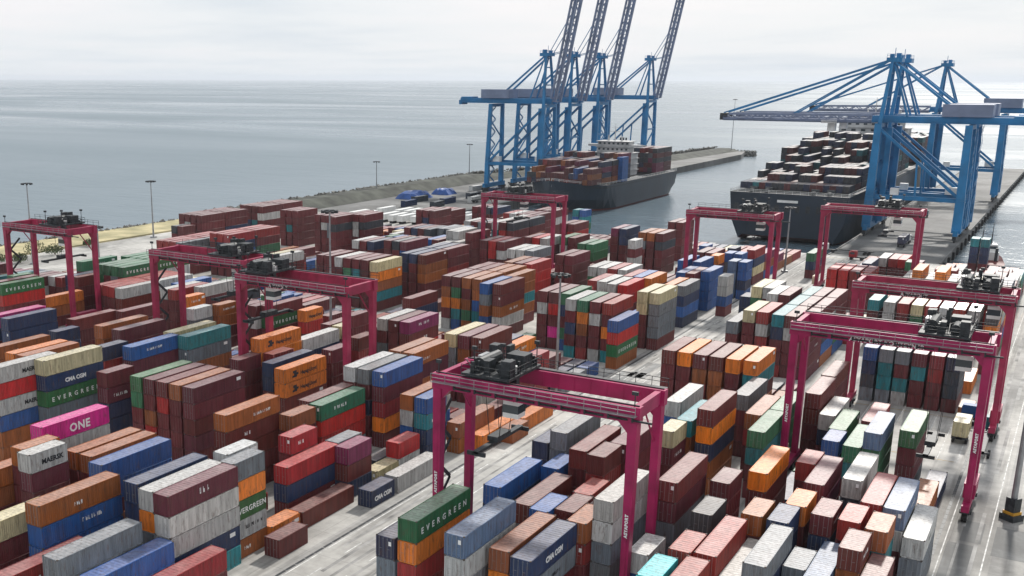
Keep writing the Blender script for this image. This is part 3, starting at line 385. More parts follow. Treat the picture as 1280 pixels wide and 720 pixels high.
    (-147.6, 281.1, 40, 5, (2, 2, 0, 0, 0,), 0, 0), (-144.8, 281.1, 40, 5, (0, 12, 0, 0, 0,), 0, 0), (-150.6, 311.3, 40, 4, (0, 0, 0, 0,), 0, 0), (-147.7, 311.3, 40, 4, (2, 0, 0, 0,), 0, 0),
    (-144.8, 311.3, 40, 4, (12, 0, 0, 0,), 0, 0), (-140.9, 317.8, 40, 4, (9, 12, 0, 0,), 0, 0), (-138.0, 317.8, 40, 4, (0, 0, 0, 0,), 0, 0), (-174.4, 265.0, 40, 5, (0, 0, 0, 0, 0,), 0, 0),
    (-171.5, 265.0, 40, 5, (15, 0, 0, 0, 0,), 0, 0), (-168.7, 265.0, 40, 5, (0, 6, 0, 0, 0,), 16, 0), (-192.7, 274.4, 40, 4, (12, 0, 0, 0,), 0, 0), (-189.8, 274.4, 40, 4, (0, 0, 0, 0,), 0, 0),
    (-186.9, 274.4, 40, 4, (7, 0, 0, 0,), 0, 0), (-221.0, 313.3, 40, 5, (0, 0, 0, 0, 0,), 0, 0), (-218.2, 311.2, 40, 5, (0, 12, 12, 0, 0,), 0, 0), (-215.5, 311.2, 40, 5, (0, 15, 0, 0, 0,), 0, 0),
    (-195.1, 309.0, 40, 4, (0, 0, 0, 0,), 0, 0), (-192.2, 309.0, 40, 4, (7, 0, 0, 0,), 0, 0), (-189.6, 309.0, 40, 4, (0, 0, 0, 0,), 0, 0), (-187.0, 309.0, 40, 4, (15, 0, 0, 0,), 0, 0),
    (-205.5, 376.5, 40, 4, (0, 0, 0, 0,), 0, 0), (-202.6, 376.5, 40, 4, (0, 0, 0, 0,), 0, 0), (-199.8, 376.5, 40, 4, (15, 0, 0, 0,), 0, 0), (-196.9, 376.5, 40, 4, (7, 0, 0, 0,), 0, 0),
    (-248.2, 307.4, 40, 5, (0, 0, 0, 0, 0,), 0, 0), (-245.3, 307.4, 40, 5, (0, 0, 8, 0, 0,), 0, 0), (-242.5, 307.4, 40, 5, (0, 0, 0, 0, 0,), 0, 0), (-264.2, 267.2, 20, 4, (15, 0, 0, 0,), 0, 0),
    (-261.3, 267.2, 20, 4, (0, 0, 0, 0,), 0, 0), (-206.7, 335.6, 40, 5, (0, 0, 0, 0, 0,), 0, 0), (-203.8, 335.6, 40, 5, (0, 7, 0, 0, 0,), 0, 0), (-201.0, 335.6, 40, 5, (0, 0, 0, 0, 0,), 0, 0),
    (-146.6, 330.1, 40, 5, (0, 0, 0, 0, 0,), 0, 0), (-143.7, 330.1, 40, 5, (0, 2, 0, 0, 0,), 0, 0), (-94.7, 97.8, 40, 1, (1,), 0, 0), (-44.0, 129.0, 40, 1, (9,), 0, 0), (-52.7, 141.6, 40, 3, (8, 12, 0,), 0, 0),
    (-31.6, 148.2, 40, 1, (7,), 0, 0), (-14.2, 148.2, 40, 2, (4, 0,), 2, 0), (-91.8, 148.2, 40, 1, (1,), 0, 0), (-153.8, 158.2, 40, 1, (0,), 0, 0), (-150.9, 158.2, 40, 1, (6,), 0, 0),
    (-148.0, 158.2, 40, 1, (0,), 0, 0), (-14.2, 160.8, 40, 1, (7,), 1, 0), (-86.0, 160.8, 40, 1, (0,), 0, 0), (-121.2, 160.8, 40, 3, (0, 7, 6,), 0, 0), (-55.6, 166.8, 40, 1, (0,), 0, 0),
    (-241.7, 170.0, 40, 4, (0, 7, 1, 13,), 0, 0), (-233.0, 170.0, 40, 4, (8, 0, 0, 7,), 0, 0), (-148.0, 170.8, 40, 1, (0,), 0, 0), (-86.0, 173.4, 40, 3, (16, 1, 1,), 0, 0), (-129.9, 173.4, 40, 4, (0, 0, 7, 6,), 0, 0),
    (-127.0, 173.4, 40, 4, (16, 0, 16, 16,), 0, 0), (-171.6, 180.8, 40, 2, (0, 13,), 0, 0), (-247.5, 182.6, 40, 3, (0, 4, 3,), 0, 0), (-244.6, 182.6, 40, 3, (7, 8, 0,), 0, 0),
    (-241.7, 182.6, 40, 3, (13, 4, 4,), 0, 0), (-238.8, 182.6, 40, 3, (0, 9, 0,), 0, 0), (-235.9, 182.6, 40, 3, (0, 12, 0,), 0, 0), (-97.6, 186.0, 40, 3, (7, 6, 0,), 0, 0), (-94.7, 186.0, 40, 3, (5, 6, 0,), 4, 0),
    (-91.8, 186.0, 40, 2, (9, 0,), 0, 0), (-88.9, 186.0, 40, 2, (0, 0,), 0, 0), (-86.0, 186.0, 40, 1, (7,), 0, 0), (-83.1, 186.0, 40, 1, (13,), 1, 0), (-129.9, 186.0, 40, 3, (0, 0, 1,), 0, 0),
    (-127.0, 186.0, 40, 3, (0, 13, 9,), 0, 0), (-177.4, 193.4, 40, 2, (0, 5,), 0, 0), (-174.5, 193.4, 40, 2, (13, 7,), 0, 0), (-171.6, 193.4, 40, 2, (0, 1,), 0, 0), (-235.9, 195.2, 40, 3, (4, 0, 8,), 0, 0),
    (-159.6, 196.0, 40, 3, (0, 0, 0,), 0, 0), (-156.7, 196.0, 40, 3, (1, 7, 0,), 0, 0), (-153.8, 196.0, 40, 3, (0, 7, 0,), 0, 0), (-150.9, 196.0, 40, 2, (7, 7,), 0, 0), (-148.0, 196.0, 40, 2, (0, 7,), 0, 0),
    (-142.2, 196.0, 40, 2, (7, 13,), 0, 0), (-100.5, 198.6, 40, 2, (9, 0,), 0, 0), (-124.1, 198.6, 40, 1, (4,), 0, 0), (-121.2, 198.6, 40, 1, (0,), 0, 0), (-115.4, 198.6, 40, 2, (0, 5,), 0, 0),
    (-189.0, 206.0, 40, 3, (0, 7, 7,), 0, 0), (-186.1, 206.0, 40, 3, (0, 15, 0,), 0, 0), (-174.5, 206.0, 40, 2, (6, 15,), 0, 0), (-171.6, 206.0, 40, 2, (6, 9,), 0, 0), (-201.1, 208.2, 40, 2, (7, 7,), 0, 0),
    (-159.6, 208.6, 40, 1, (12,), 0, 0), (-156.7, 208.6, 40, 1, (4,), 0, 0), (-153.8, 208.6, 40, 1, (8,), 0, 0), (-150.9, 208.6, 40, 1, (3,), 0, 0), (-145.1, 208.6, 40, 1, (1,), 0, 0),
    (-183.2, 218.6, 40, 1, (6,), 0, 0), (-180.3, 218.6, 40, 1, (0,), 0, 0), (-177.4, 218.6, 40, 1, (1,), 0, 0), (-174.5, 218.6, 40, 1, (0,), 0, 0), (-171.6, 218.6, 40, 1, (7,), 0, 0),
    (-215.6, 220.8, 40, 1, (4,), 0, 0), (-212.7, 220.8, 40, 1, (0,), 0, 0), (-145.1, 221.2, 40, 1, (7,), 0, 0), (-171.6, 231.2, 40, 1, (12,), 0, 0), (-209.8, 233.4, 40, 1, (1,), 0, 0),
    (-206.9, 233.4, 40, 1, (9,), 0, 0), (-204.0, 233.4, 40, 1, (1,), 0, 0), (-201.1, 233.4, 40, 1, (6,), 0, 0), (-142.2, 233.8, 40, 1, (0,), 0, 0), (-88.9, 236.4, 40, 2, (6, 4,), 0, 0),
    (-209.8, 246.0, 40, 1, (0,), 0, 0), (-201.1, 246.0, 40, 3, (0, 1, 4,), 0, 0), (-14.2, 249.0, 40, 5, (15, 5, 0, 0, 0,), 16, 0), (-206.9, 258.6, 40, 3, (0, 4, 12,), 0, 0), (-204.0, 258.6, 40, 2, (7, 6,), 0, 0),
    (-201.1, 258.6, 40, 2, (6, 0,), 0, 0), (-14.2, 261.6, 40, 5, (16, 12, 3, 1, 0,), 0, 0), (-44.0, 267.6, 40, 1, (16,), 0, 0), (-218.5, 271.2, 40, 2, (0, 0,), 0, 0), (-14.2, 274.2, 40, 5, (0, 0, 5, 6, 9,), 0, 0),
    (-91.8, 274.2, 40, 3, (0, 0, 0,), 0, 0), (-124.1, 274.2, 40, 3, (1, 13, 0,), 0, 0), (-183.2, 281.6, 40, 4, (4, 6, 1, 4,), 0, 0), (-233.0, 283.4, 40, 1, (4,), 0, 0), (-17.1, 286.8, 40, 5, (0, 0, 16, 16, 5,), 0, 0),
    (-14.2, 286.8, 40, 5, (7, 4, 0, 1, 6,), 0, 0), (-17.1, 299.4, 40, 4, (6, 0, 5, 0,), 0, 0), (-14.2, 299.4, 40, 4, (0, 0, 0, 0,), 0, 0), (-86.0, 299.4, 40, 2, (6, 8,), 0, 0),
    (-44.0, 305.4, 40, 1, (4,), 0, 0), (-171.6, 306.8, 40, 4, (7, 6, 9, 9,), 0, 0), (-209.8, 309.0, 40, 2, (6, 4,), 0, 0), (-201.1, 309.0, 40, 3, (12, 0, 6,), 0, 0), (-17.1, 312.0, 40, 4, (0, 5, 0, 8,), 0, 0),
    (-14.2, 312.0, 40, 4, (12, 0, 4, 5,), 0, 0), (-100.5, 312.0, 40, 2, (0, 1,), 0, 0), (-94.7, 312.0, 40, 4, (0, 3, 0, 4,), 0, 0), (-91.8, 312.0, 40, 4, (0, 5, 0, 0,), 0, 0),
    (-49.8, 318.0, 40, 4, (7, 0, 0, 0,), 0, 0), (-46.9, 318.0, 40, 1, (6,), 0, 0), (-44.0, 318.0, 40, 1, (0,), 0, 0), (-28.7, 324.6, 40, 3, (12, 0, 5,), 0, 0), (-25.8, 324.6, 40, 3, (0, 0, 6,), 0, 0),
    (-22.9, 324.6, 40, 3, (13, 0, 12,), 0, 0), (-20.0, 324.6, 40, 3, (0, 0, 0,), 0, 0), (-14.2, 324.6, 40, 3, (9, 0, 0,), 0, 0), (-94.7, 324.6, 40, 3, (5, 0, 13,), 0, 0), (-91.8, 324.6, 40, 3, (6, 0, 12,), 0, 0),
    (-83.1, 324.6, 40, 4, (1, 7, 16, 0,), 0, 0), (-52.7, 330.6, 40, 3, (7, 4, 16,), 0, 0), (-218.5, 334.2, 40, 2, (0, 6,), 0, 0), (-31.6, 337.2, 40, 3, (0, 13, 9,), 0, 0), (-28.7, 337.2, 40, 3, (15, 1, 7,), 0, 0),
    (-20.0, 337.2, 40, 3, (13, 16, 1,), 0, 0), (-17.1, 337.2, 40, 3, (0, 1, 15,), 0, 0), (-14.2, 337.2, 40, 3, (8, 9, 13,), 0, 0), (-100.5, 337.2, 40, 3, (7, 6, 3,), 0, 0), (-97.6, 337.2, 40, 3, (7, 1, 0,), 0, 0),
    (-94.7, 337.2, 40, 3, (16, 6, 0,), 0, 0), (-91.8, 337.2, 40, 3, (1, 7, 1,), 0, 0), (-88.9, 337.2, 40, 3, (1, 13, 4,), 0, 0), (-83.1, 337.2, 40, 3, (3, 4, 6,), 0, 0), (-55.6, 343.2, 40, 2, (0, 6,), 0, 0),
    (-235.9, 346.4, 40, 1, (3,), 0, 0), (-233.0, 346.4, 40, 1, (1,), 0, 0), (-148.0, 347.2, 40, 2, (12, 12,), 0, 0), (-145.1, 347.2, 40, 2, (0, 16,), 0, 0), (-142.2, 347.2, 40, 2, (0, 15,), 0, 0),
    (-17.1, 349.8, 40, 2, (1, 3,), 0, 0), (-14.2, 349.8, 40, 2, (13, 0,), 0, 0), (-83.1, 349.8, 40, 2, (3, 4,), 0, 0), (-55.6, 355.8, 40, 2, (4, 0,), 0, 0), (-201.1, 359.4, 40, 2, (5, 0,), 0, 0),
    (-142.2, 359.8, 40, 2, (0, 0,), 0, 0), (-83.1, 362.4, 40, 1, (4,), 0, 0), (-58.5, 368.4, 40, 1, (0,), 0, 0), (-44.0, 368.4, 40, 1, (0,), 0, 0), (-153.8, 372.4, 40, 1, (0,), 0, 0),
    (-31.6, 375.0, 40, 1, (0,), 0, 0), (-22.9, 375.0, 40, 1, (0,), 0, 0), (-20.0, 375.0, 40, 1, (0,), 0, 0), (-17.1, 375.0, 40, 1, (4,), 0, 0), (-100.5, 375.0, 40, 1, (3,), 0, 0),
    (-91.8, 375.0, 40, 1, (6,), 0, 0), (-88.9, 375.0, 40, 1, (6,), 0, 0), (-86.0, 375.0, 40, 1, (0,), 0, 0), (-83.1, 375.0, 40, 1, (1,), 0, 0), (-118.3, 375.0, 40, 1, (13,), 0, 0),
    (-115.4, 375.0, 40, 1, (1,), 0, 0), (-112.5, 375.0, 40, 1, (13,), 0, 0), (-150.9, 385.0, 40, 1, (0,), 0, 0), (-44.0, 122.7, 20, 1, (1,), 0, 0), (-88.9, 129.3, 20, 1, (15,), 0, 0),
    (-88.9, 154.5, 20, 1, (0,), 0, 0), (-201.1, 157.8, 20, 1, (15,), 0, 0), (-31.6, 160.8, 20, 1, (9,), 0, 0), (-112.5, 160.8, 20, 3, (3, 0, 0,), 0, 0), (-218.5, 164.1, 20, 5, (9, 0, 0, 1, 4,), 0, 0),
    (-58.5, 166.8, 20, 1, (0,), 0, 0), (-83.1, 167.1, 20, 3, (0, 0, 7,), 6, 0), (-118.3, 167.1, 20, 4, (0, 1, 4, 7,), 8, 0), (-235.9, 170.0, 20, 5, (0, 4, 6, 0, 0,), 0, 0), (-83.1, 173.4, 20, 4, (1, 1, 1, 9,), 8, 0),
    (-124.1, 173.4, 20, 5, (0, 0, 4, 8, 12,), 16, 0), (-238.8, 176.3, 20, 4, (0, 4, 1, 0,), 0, 0), (-235.9, 176.3, 20, 4, (3, 6, 3, 0,), 0, 0), (-206.9, 176.7, 20, 1, (4,), 0, 0),
    (-159.6, 189.7, 20, 4, (9, 0, 6, 0,), 0, 0), (-156.7, 189.7, 20, 4, (6, 4, 8, 12,), 0, 0), (-148.0, 189.7, 20, 3, (0, 0, 1,), 0, 0), (-142.2, 189.7, 20, 3, (0, 16, 5,), 0, 0),
    (-52.7, 198.3, 20, 4, (9, 0, 7, 0,), 0, 0), (-49.8, 198.3, 20, 4, (0, 6, 9, 0,), 0, 0), (-46.9, 198.3, 20, 1, (0,), 0, 0), (-44.0, 198.3, 20, 1, (4,), 0, 0), (-88.9, 198.6, 20, 1, (0,), 0, 0),
    (-86.0, 198.6, 20, 1, (7,), 0, 0), (-83.1, 198.6, 20, 1, (6,), 0, 0), (-129.9, 198.6, 20, 3, (4, 0, 4,), 0, 0), (-183.2, 199.7, 20, 3, (0, 1, 1,), 0, 0), (-46.9, 204.6, 20, 1, (13,), 0, 0),
    (-44.0, 204.6, 20, 1, (0,), 0, 0), (-14.2, 211.2, 20, 1, (4,), 1, 0), (-121.2, 211.2, 20, 1, (1,), 0, 0), (-209.8, 214.5, 20, 2, (16, 1,), 0, 0), (-204.0, 214.5, 20, 2, (0, 0,), 0, 0),
    (-189.0, 218.6, 20, 1, (0,), 0, 0), (-186.1, 218.6, 20, 1, (12,), 0, 0), (-201.1, 220.8, 20, 2, (9, 6,), 0, 0), (-183.2, 231.2, 20, 1, (6,), 0, 0), (-100.5, 236.4, 20, 4, (1, 4, 1, 1,), 0, 0),
    (-189.0, 250.1, 20, 3, (12, 13, 4,), 0, 0), (-145.1, 252.7, 20, 3, (1, 0, 7,), 0, 0), (-44.0, 261.3, 20, 2, (0, 1,), 0, 0), (-145.1, 265.3, 20, 3, (0, 3, 0,), 0, 0), (-124.1, 267.9, 20, 3, (0, 0, 1,), 0, 0),
    (-209.8, 271.2, 20, 2, (0, 6,), 0, 0), (-46.9, 280.2, 20, 1, (0,), 0, 0), (-44.0, 280.2, 20, 1, (16,), 0, 0), (-17.1, 280.5, 20, 5, (0, 0, 1, 1, 0,), 0, 0), (-94.7, 280.5, 20, 3, (0, 4, 6,), 0, 0),
    (-218.5, 283.8, 20, 1, (0,), 0, 0), (-189.0, 287.9, 20, 4, (9, 6, 8, 0,), 0, 0), (-186.1, 287.9, 20, 4, (6, 12, 7, 7,), 0, 0), (-124.1, 299.4, 20, 2, (0, 0,), 0, 0), (-142.2, 303.1, 20, 3, (0, 0, 15,), 0, 0),
    (-204.0, 315.3, 20, 3, (16, 4, 9,), 0, 0), (-31.6, 318.3, 20, 4, (1, 8, 7, 13,), 0, 0), (-28.7, 318.3, 20, 4, (1, 13, 15, 0,), 0, 0), (-20.0, 318.3, 20, 4, (1, 0, 8, 0,), 0, 0),
    (-171.6, 319.4, 20, 3, (7, 0, 0,), 0, 0), (-209.8, 321.6, 20, 3, (0, 1, 0,), 0, 0), (-206.9, 321.6, 20, 3, (6, 1, 7,), 0, 0), (-17.1, 324.6, 20, 4, (0, 0, 7, 12,), 0, 0),
    (-97.6, 324.6, 20, 4, (6, 8, 0, 7,), 0, 0), (-88.9, 324.6, 20, 4, (7, 0, 6, 4,), 0, 0), (-171.6, 325.7, 20, 3, (7, 0, 0,), 0, 0), (-218.5, 327.9, 20, 2, (5, 3,), 0, 0), (-215.6, 327.9, 20, 2, (1, 6,), 0, 0),
    (-100.5, 330.9, 20, 3, (8, 7, 0,), 0, 0), (-174.5, 332.0, 20, 3, (0, 8, 6,), 0, 0), (-58.5, 343.2, 20, 2, (4, 1,), 0, 0), (-52.7, 343.2, 20, 3, (1, 7, 0,), 0, 0), (-28.7, 349.8, 20, 2, (0, 9,), 0, 0),
    (-180.3, 350.9, 20, 4, (0, 4, 0, 7,), 0, 0), (-238.8, 359.0, 20, 1, (15,), 0, 0), (-150.9, 359.8, 20, 2, (0, 7,), 0, 0), (-148.0, 359.8, 20, 2, (0, 4,), 0, 0), (-145.1, 359.8, 20, 2, (0, 13,), 0, 0),
    (-44.0, 362.1, 20, 2, (6, 16,), 0, 0), (-31.6, 362.4, 20, 2, (5, 8,), 0, 0), (-20.0, 362.4, 20, 2, (1, 7,), 0, 0), (-17.1, 362.4, 20, 2, (12, 1,), 0, 0), (-97.6, 362.4, 20, 2, (8, 8,), 0, 0),
    (-94.7, 362.4, 20, 2, (1, 5,), 0, 0), (-86.0, 362.4, 20, 2, (1, 0,), 0, 0), (-189.0, 363.5, 20, 3, (8, 0, 0,), 0, 0), (-204.0, 365.7, 20, 2, (0, 0,), 0, 0), (-115.4, 368.7, 20, 1, (0,), 0, 0),
    (-112.5, 368.7, 20, 1, (1,), 0, 0), (-58.5, 381.0, 20, 1, (0,), 0, 0), (-55.6, 381.0, 20, 1, (1,), 0, 0), (-44.0, 381.0, 20, 1, (0,), 0, 0),
]
PAINT_KEYS = list(PAINT)
def far_template(L_):
    """one container for the far stacks: posts, rails, shallow wall corrugation, roof sheet"""
    mb = MB(); t = .14
    for nm, x, sg in ((0, CW - .02, -1), (1, .02, 1)): corr(lambda s, d, z: (x + sg * d, s, z), L_, t, L_ - t, .1, CH - .1, .8, .06, mb, flip=(sg > 0))
    corr(lambda s, d, z: (s, .03 + d, z), L_, t, CW - t, .1, CH - .1, .55, .06, mb)
    mb.quad([(CW - t, L_ - .03, .1), (t, L_ - .03, .1), (t, L_ - .03, CH - .1), (CW - t, L_ - .03, CH - .1)])
    for x in (0, CW - t):
        for y in (0, L_ - t): mb.box(x, x + t, y, y + t, 0, CH + .025)
    for x in (.0, CW - .10): mb.box(x, x + .1, t, L_ - t, 0.02, .12); mb.box(x, x + .1, t, L_ - t, CH - .12, CH)
    mb.box(t, CW - t, 0.0, .1, CH - .12, CH); mb.box(t, CW - t, 0.0, .1, .02, .12)
    mb.quad([(.1, .1, CH - .03), (CW - .1, .1, CH - .03), (CW - .1, L_ - .1, CH - .03), (.1, L_ - .1, CH - .03)], 1)
    return mb
def joined_containers(name, items, parent=None, backlit_shade=1.0):
    """items: (x, y, z, len key, paint). One mesh, paint in the mesh attribute Col."""
    T_ = {k: far_template(LEN[k]) for k in LEN}; V = []; C = []; LP = []; LS = []; MI = []; base = 0
    arr = {k: (np.array(t.v, np.float32), np.array([i for f in t.f for i in f], np.int32), np.array([len(f) for f in t.f], np.int32), np.array(t.mi, np.int32)) for k, t in T_.items()}
    for (x, y, z, k, p) in items:
        v, li, ls, mi = arr[k]; V.append(v + np.array((x, y, z), np.float32)); LP.append(li + base); LS.append(ls); MI.append(mi); base += len(v)
        c = np.array(vivid(srgb(*PAINT[p][0])), np.float32) * random.uniform(.62, .95) * backlit_shade; c[3] = 1; C.append(np.repeat(c[None], len(v), 0))
    V = np.concatenate(V); LP = np.concatenate(LP); LS = np.concatenate(LS); MI = np.concatenate(MI); C = np.concatenate(C)
    me = bpy.data.meshes.new(name); me.vertices.add(len(V)); me.vertices.foreach_set('co', V.ravel()); me.loops.add(len(LP)); me.loops.foreach_set('vertex_index', LP)
    me.polygons.add(len(LS)); me.polygons.foreach_set('loop_start', np.concatenate(([0], np.cumsum(LS)[:-1])).astype(np.int32)); me.polygons.foreach_set('material_index', MI)
    me.materials.append(M_SWALL); me.materials.append(M_SROOF)
    ca = me.color_attributes.new('Col', 'FLOAT_COLOR', 'POINT'); ca.data.foreach_set('color', np.clip(C, 0, 1).ravel())
    me.update(calc_edges=True); me.validate(); o = link(name, me, parent); o['kind'] = 'stuff'; return o
ORD = ['zeroth', 'first', 'second', 'third', 'fourth', 'fifth', 'sixth', 'seventh', 'eighth', 'ninth', 'tenth', 'eleventh', 'twelfth', 'thirteenth', 'fourteenth', 'fifteenth', 'sixteenth', 'seventeenth', 'eighteenth', 'nineteenth', 'twentieth', 'twenty-first', 'twenty-second', 'twenty-third', 'twenty-fourth']
BLK = [('right block', -35.6, 60), ('centre block', -64.5, 30), ('roadside block', -104, 30), ('inner block', -132.5, 30), ('outer block', -162.5, 30), ('seaward block', -192, 30), ('far-left block', -260, 30)]
st = []
MARKS = ['', 'M.M', '.C', 'H', 'HH', 'C', 'M']
for x, y, feet, tiers, paints, bits, mark_no in STACKS:
    bn, bx = next(((b[0], b[1]) for b in BLK if x > b[1]), ('far-left block', -260)); st.append((x, y, '4' if feet == 40 else '2', [PAINT_KEYS[i] for i in paints], bin(bits)[2:].zfill(tiers), MARKS[mark_no], bn, max(1, int((x - bx) / 2.88) + 1)))
rows = {}
for s_ in sorted(st, key=lambda q: q[1]): rows.setdefault((s_[6], s_[7]), []).append(s_)
far_items = []; used = set(); n_ind = 0
for key, lst in rows.items():
    for pos, (x, y, lk, cols, mask, marks, bn, rw) in enumerate(lst, 1):
        n = len(cols)
        for ti, pc in enumerate(cols):
            z = (n - 1 - ti) * TP
            if mask[ti] != '1': far_items.append((x, y, z, lk, pc if pc != 'E' else 'G')); continue
            tier = 'standing alone' if n == 1 else 'topmost' if ti == 0 else 'bottom' if ti == n - 1 else ORD[ti + 1] + ' from top'
            mk = marks[ti] if ti < len(marks) and marks[ti] in 'MHC' else ('E' if pc in 'EG' else 'ONE' if pc == 'p' else None)
            lab = '%s %s container, %s, %s row from left, %s stack from front, %s' % (PAINT[pc][1], 'long' if lk == '4' else 'short', tier, ORD[rw] if rw < 25 else 'last', ORD[pos] if pos < 25 else 'last', bn)
            if pc == 'p': lab = 'magenta container with large white ONE lettering, topmost, %s row, %s' % (ORD[rw], bn)
            if pc == 'E': lab = 'green container with widely spaced white lettering, topmost under the nearest crimson crane'
            if lab in used: lab = lab.replace('container,', 'container close by,')
            used.add(lab); n_ind += 1
            near = random.random() < (.75 if pc not in 'EpoG' else .25)
            make_container(x + random.uniform(-.03, .03), y + random.uniform(-.05, .05), z, lk, pc, lab, near, mk)
tag(joined_containers('far_container_stacks', far_items), 'many smaller looking containers of mixed colours filling the far yard', 'containers')
print('individual containers', n_ind, 'joined', len(far_items))

# ------------------------------------------------------------------ ground, sea, quays
SEA_Z = -4.0
def sea_mat():
    M = bpy.data.materials.new('sea_water'); M.use_nodes = True; n = M.node_tree.nodes; l = M.node_tree.links; p = n['Principled BSDF']
    p.inputs['Base Color'].default_value = (0.055, 0.085, 0.10, 1); p.inputs['Roughness'].default_value = 0.22; p.inputs['IOR'].default_value = 1.333
    t = n.new('ShaderNodeTexCoord'); mp = n.new('ShaderNodeMapping'); mp.inputs['Rotation'].default_value = (0, 0, math.radians(35)); mp.inputs['Scale'].default_value = (.35, 1, 1); l.new(t.outputs['Object'], mp.inputs[0])
    prev = None
    for sc_, dist in ((.6, .6), (.13, 1.4), (.03, 2.2), (.008, 4.0)):
        nz = n.new('ShaderNodeTexNoise'); nz.inputs['Scale'].default_value = sc_; nz.inputs['Detail'].default_value = 5; l.new(mp.outputs[0], nz.inputs['Vector'])
        b = n.new('ShaderNodeBump'); b.inputs['Strength'].default_value = .42; b.inputs['Distance'].default_value = dist; l.new(nz.outputs['Fac'], b.inputs['Height'])
        if prev: l.new(prev.outputs[0], b.inputs['Normal'])
        prev = b
    l.new(prev.outputs[0], p.inputs['Normal'])
    # wind-ruffled and slick patches
    nz = n.new('ShaderNodeTexNoise'); nz.inputs['Scale'].default_value = .0022; nz.inputs['Detail'].default_value = 8; nz.inputs['Distortion'].default_value = 1.2; l.new(mp.outputs[0], nz.inputs['Vector'])
    r = n.new('ShaderNodeMapRange'); r.inputs[1].default_value = .35; r.inputs[2].default_value = .65; r.inputs[3].default_value = .16; r.inputs[4].default_value = .42; l.new(nz.outputs['Fac'], r.inputs[0]); l.new(r.outputs[0], p.inputs['Roughness'])
    mi = n.new('ShaderNodeMixRGB'); mi.inputs[1].default_value = (0.055, 0.10, 0.14, 1); mi.inputs[2].default_value = (0.15, 0.19, 0.21, 1); l.new(nz.outputs['Fac'], mi.inputs[0]); l.new(mi.outputs[0], p.inputs['Base Color'])
    return M
def concrete_mat(name, base, rough=.78, slab=6.0):
    M = bpy.data.materials.new(name); M.use_nodes = True; n = M.node_tree.nodes; l = M.node_tree.links; p = n['Principled BSDF']; p.inputs['Roughness'].default_value = rough; p.inputs['Specular IOR Level'].default_value = .35
    t = n.new('ShaderNodeTexCoord')
    def noise(s, d=8, rgh=.6, dist=0):
        z = n.new('ShaderNodeTexNoise'); z.inputs['Scale'].default_value = s; z.inputs['Detail'].default_value = d; z.inputs['Roughness'].default_value = rgh; z.inputs['Distortion'].default_value = dist; l.new(t.outputs['Object'], z.inputs['Vector']); return z
    a = noise(.035, 8, .65, .4); b = noise(.5, 6); c = noise(4, 4)
    m1 = n.new('ShaderNodeMixRGB'); m1.inputs[1].default_value = tuple(x * .5 for x in base) + (1,); m1.inputs[2].default_value = tuple(min(1, x * 1.18) for x in base) + (1,)
    r = n.new('ShaderNodeMapRange'); r.inputs[1].default_value = .36; r.inputs[2].default_value = .62; l.new(a.outputs['Fac'], r.inputs[0]); l.new(r.outputs[0], m1.inputs[0])
    m2 = n.new('ShaderNodeMixRGB'); m2.blend_type = 'MULTIPLY'; m2.inputs[0].default_value = .5; l.new(m1.outputs[0], m2.inputs[1]); l.new(b.outputs['Fac'], m2.inputs[2])
    # oil and tyre stains drawn out along the lanes
    mp = n.new('ShaderNodeMapping'); mp.inputs['Scale'].default_value = (1.1, .07, 1); l.new(t.outputs['Object'], mp.inputs[0])
    s = n.new('ShaderNodeTexNoise'); s.inputs['Scale'].default_value = .55; s.inputs['Detail'].default_value = 6; l.new(mp.outputs[0], s.inputs['Vector'])
    rs = n.new('ShaderNodeMapRange'); rs.inputs[1].default_value = .52; rs.inputs[2].default_value = .72; rs.inputs[4].default_value = .75; l.new(s.outputs['Fac'], rs.inputs[0])
    m3 = n.new('ShaderNodeMixRGB'); m3.inputs[2].default_value = (.11, .105, .10, 1); l.new(rs.outputs[0], m3.inputs[0]); l.new(m2.outputs[0], m3.inputs[1])
    # slab joints
    br = n.new('ShaderNodeTexBrick'); br.inputs['Scale'].default_value = 1.0; br.inputs['Brick Width'].default_value = slab * 1.5; br.inputs['Row Height'].default_value = slab; br.inputs['Mortar Size'].default_value = .06; br.offset = 0
    br.inputs['Color1'].default_value = (1, 1, 1, 1); br.inputs['Color2'].default_value = (.9, .9, .9, 1); br.inputs['Mortar'].default_value = (.45, .45, .45, 1); l.new(t.outputs['Object'], br.inputs['Vector'])
    m4 = n.new('ShaderNodeMixRGB'); m4.blend_type = 'MULTIPLY'; m4.inputs[0].default_value = .38; l.new(m3.outputs[0], m4.inputs[1]); l.new(br.outputs[0], m4.inputs[2])
    l.new(m4.outputs[0], p.inputs['Base Color'])
    bp = n.new('ShaderNodeBump'); bp.inputs['Strength'].default_value = .15; l.new(c.outputs['Fac'], bp.inputs['Height']); l.new(bp.outputs[0], p.inputs['Normal'])
    return M
CONC = concrete_mat('yard_concrete', (.60, .585, .55)); CONC2 = concrete_mat('crane_runway_concrete', (.50, .49, .47), slab=3.0)
QUAYM = concrete_mat('quay_concrete', (.20, .20, .195)); PAINTW = mat('road_marking_paint', (.62, .62, .60, 1), .7, var=.25, scale=.9); PAINTY = mat('yellow_marking_paint', srgb(170, 135, 50), .7, var=.3, scale=.8)
ROCK = mat('armour_rock', (.19, .185, .17, 1), .85, var=.35, scale=.4, bump=.3); EARTH = mat('sandy_verge', srgb(176, 164, 128), .9, var=.25, scale=.08, var_col=(.20, .19, .10, 1))
s_ = MB(); s_.quad([(-45000, -4000, 0), (45000, -4000, 0), (45000, 45000, 0), (-45000, 45000, 0)])
o = structure(s_.build('sea', sea_mat(), loc=(0, 0, SEA_Z)))
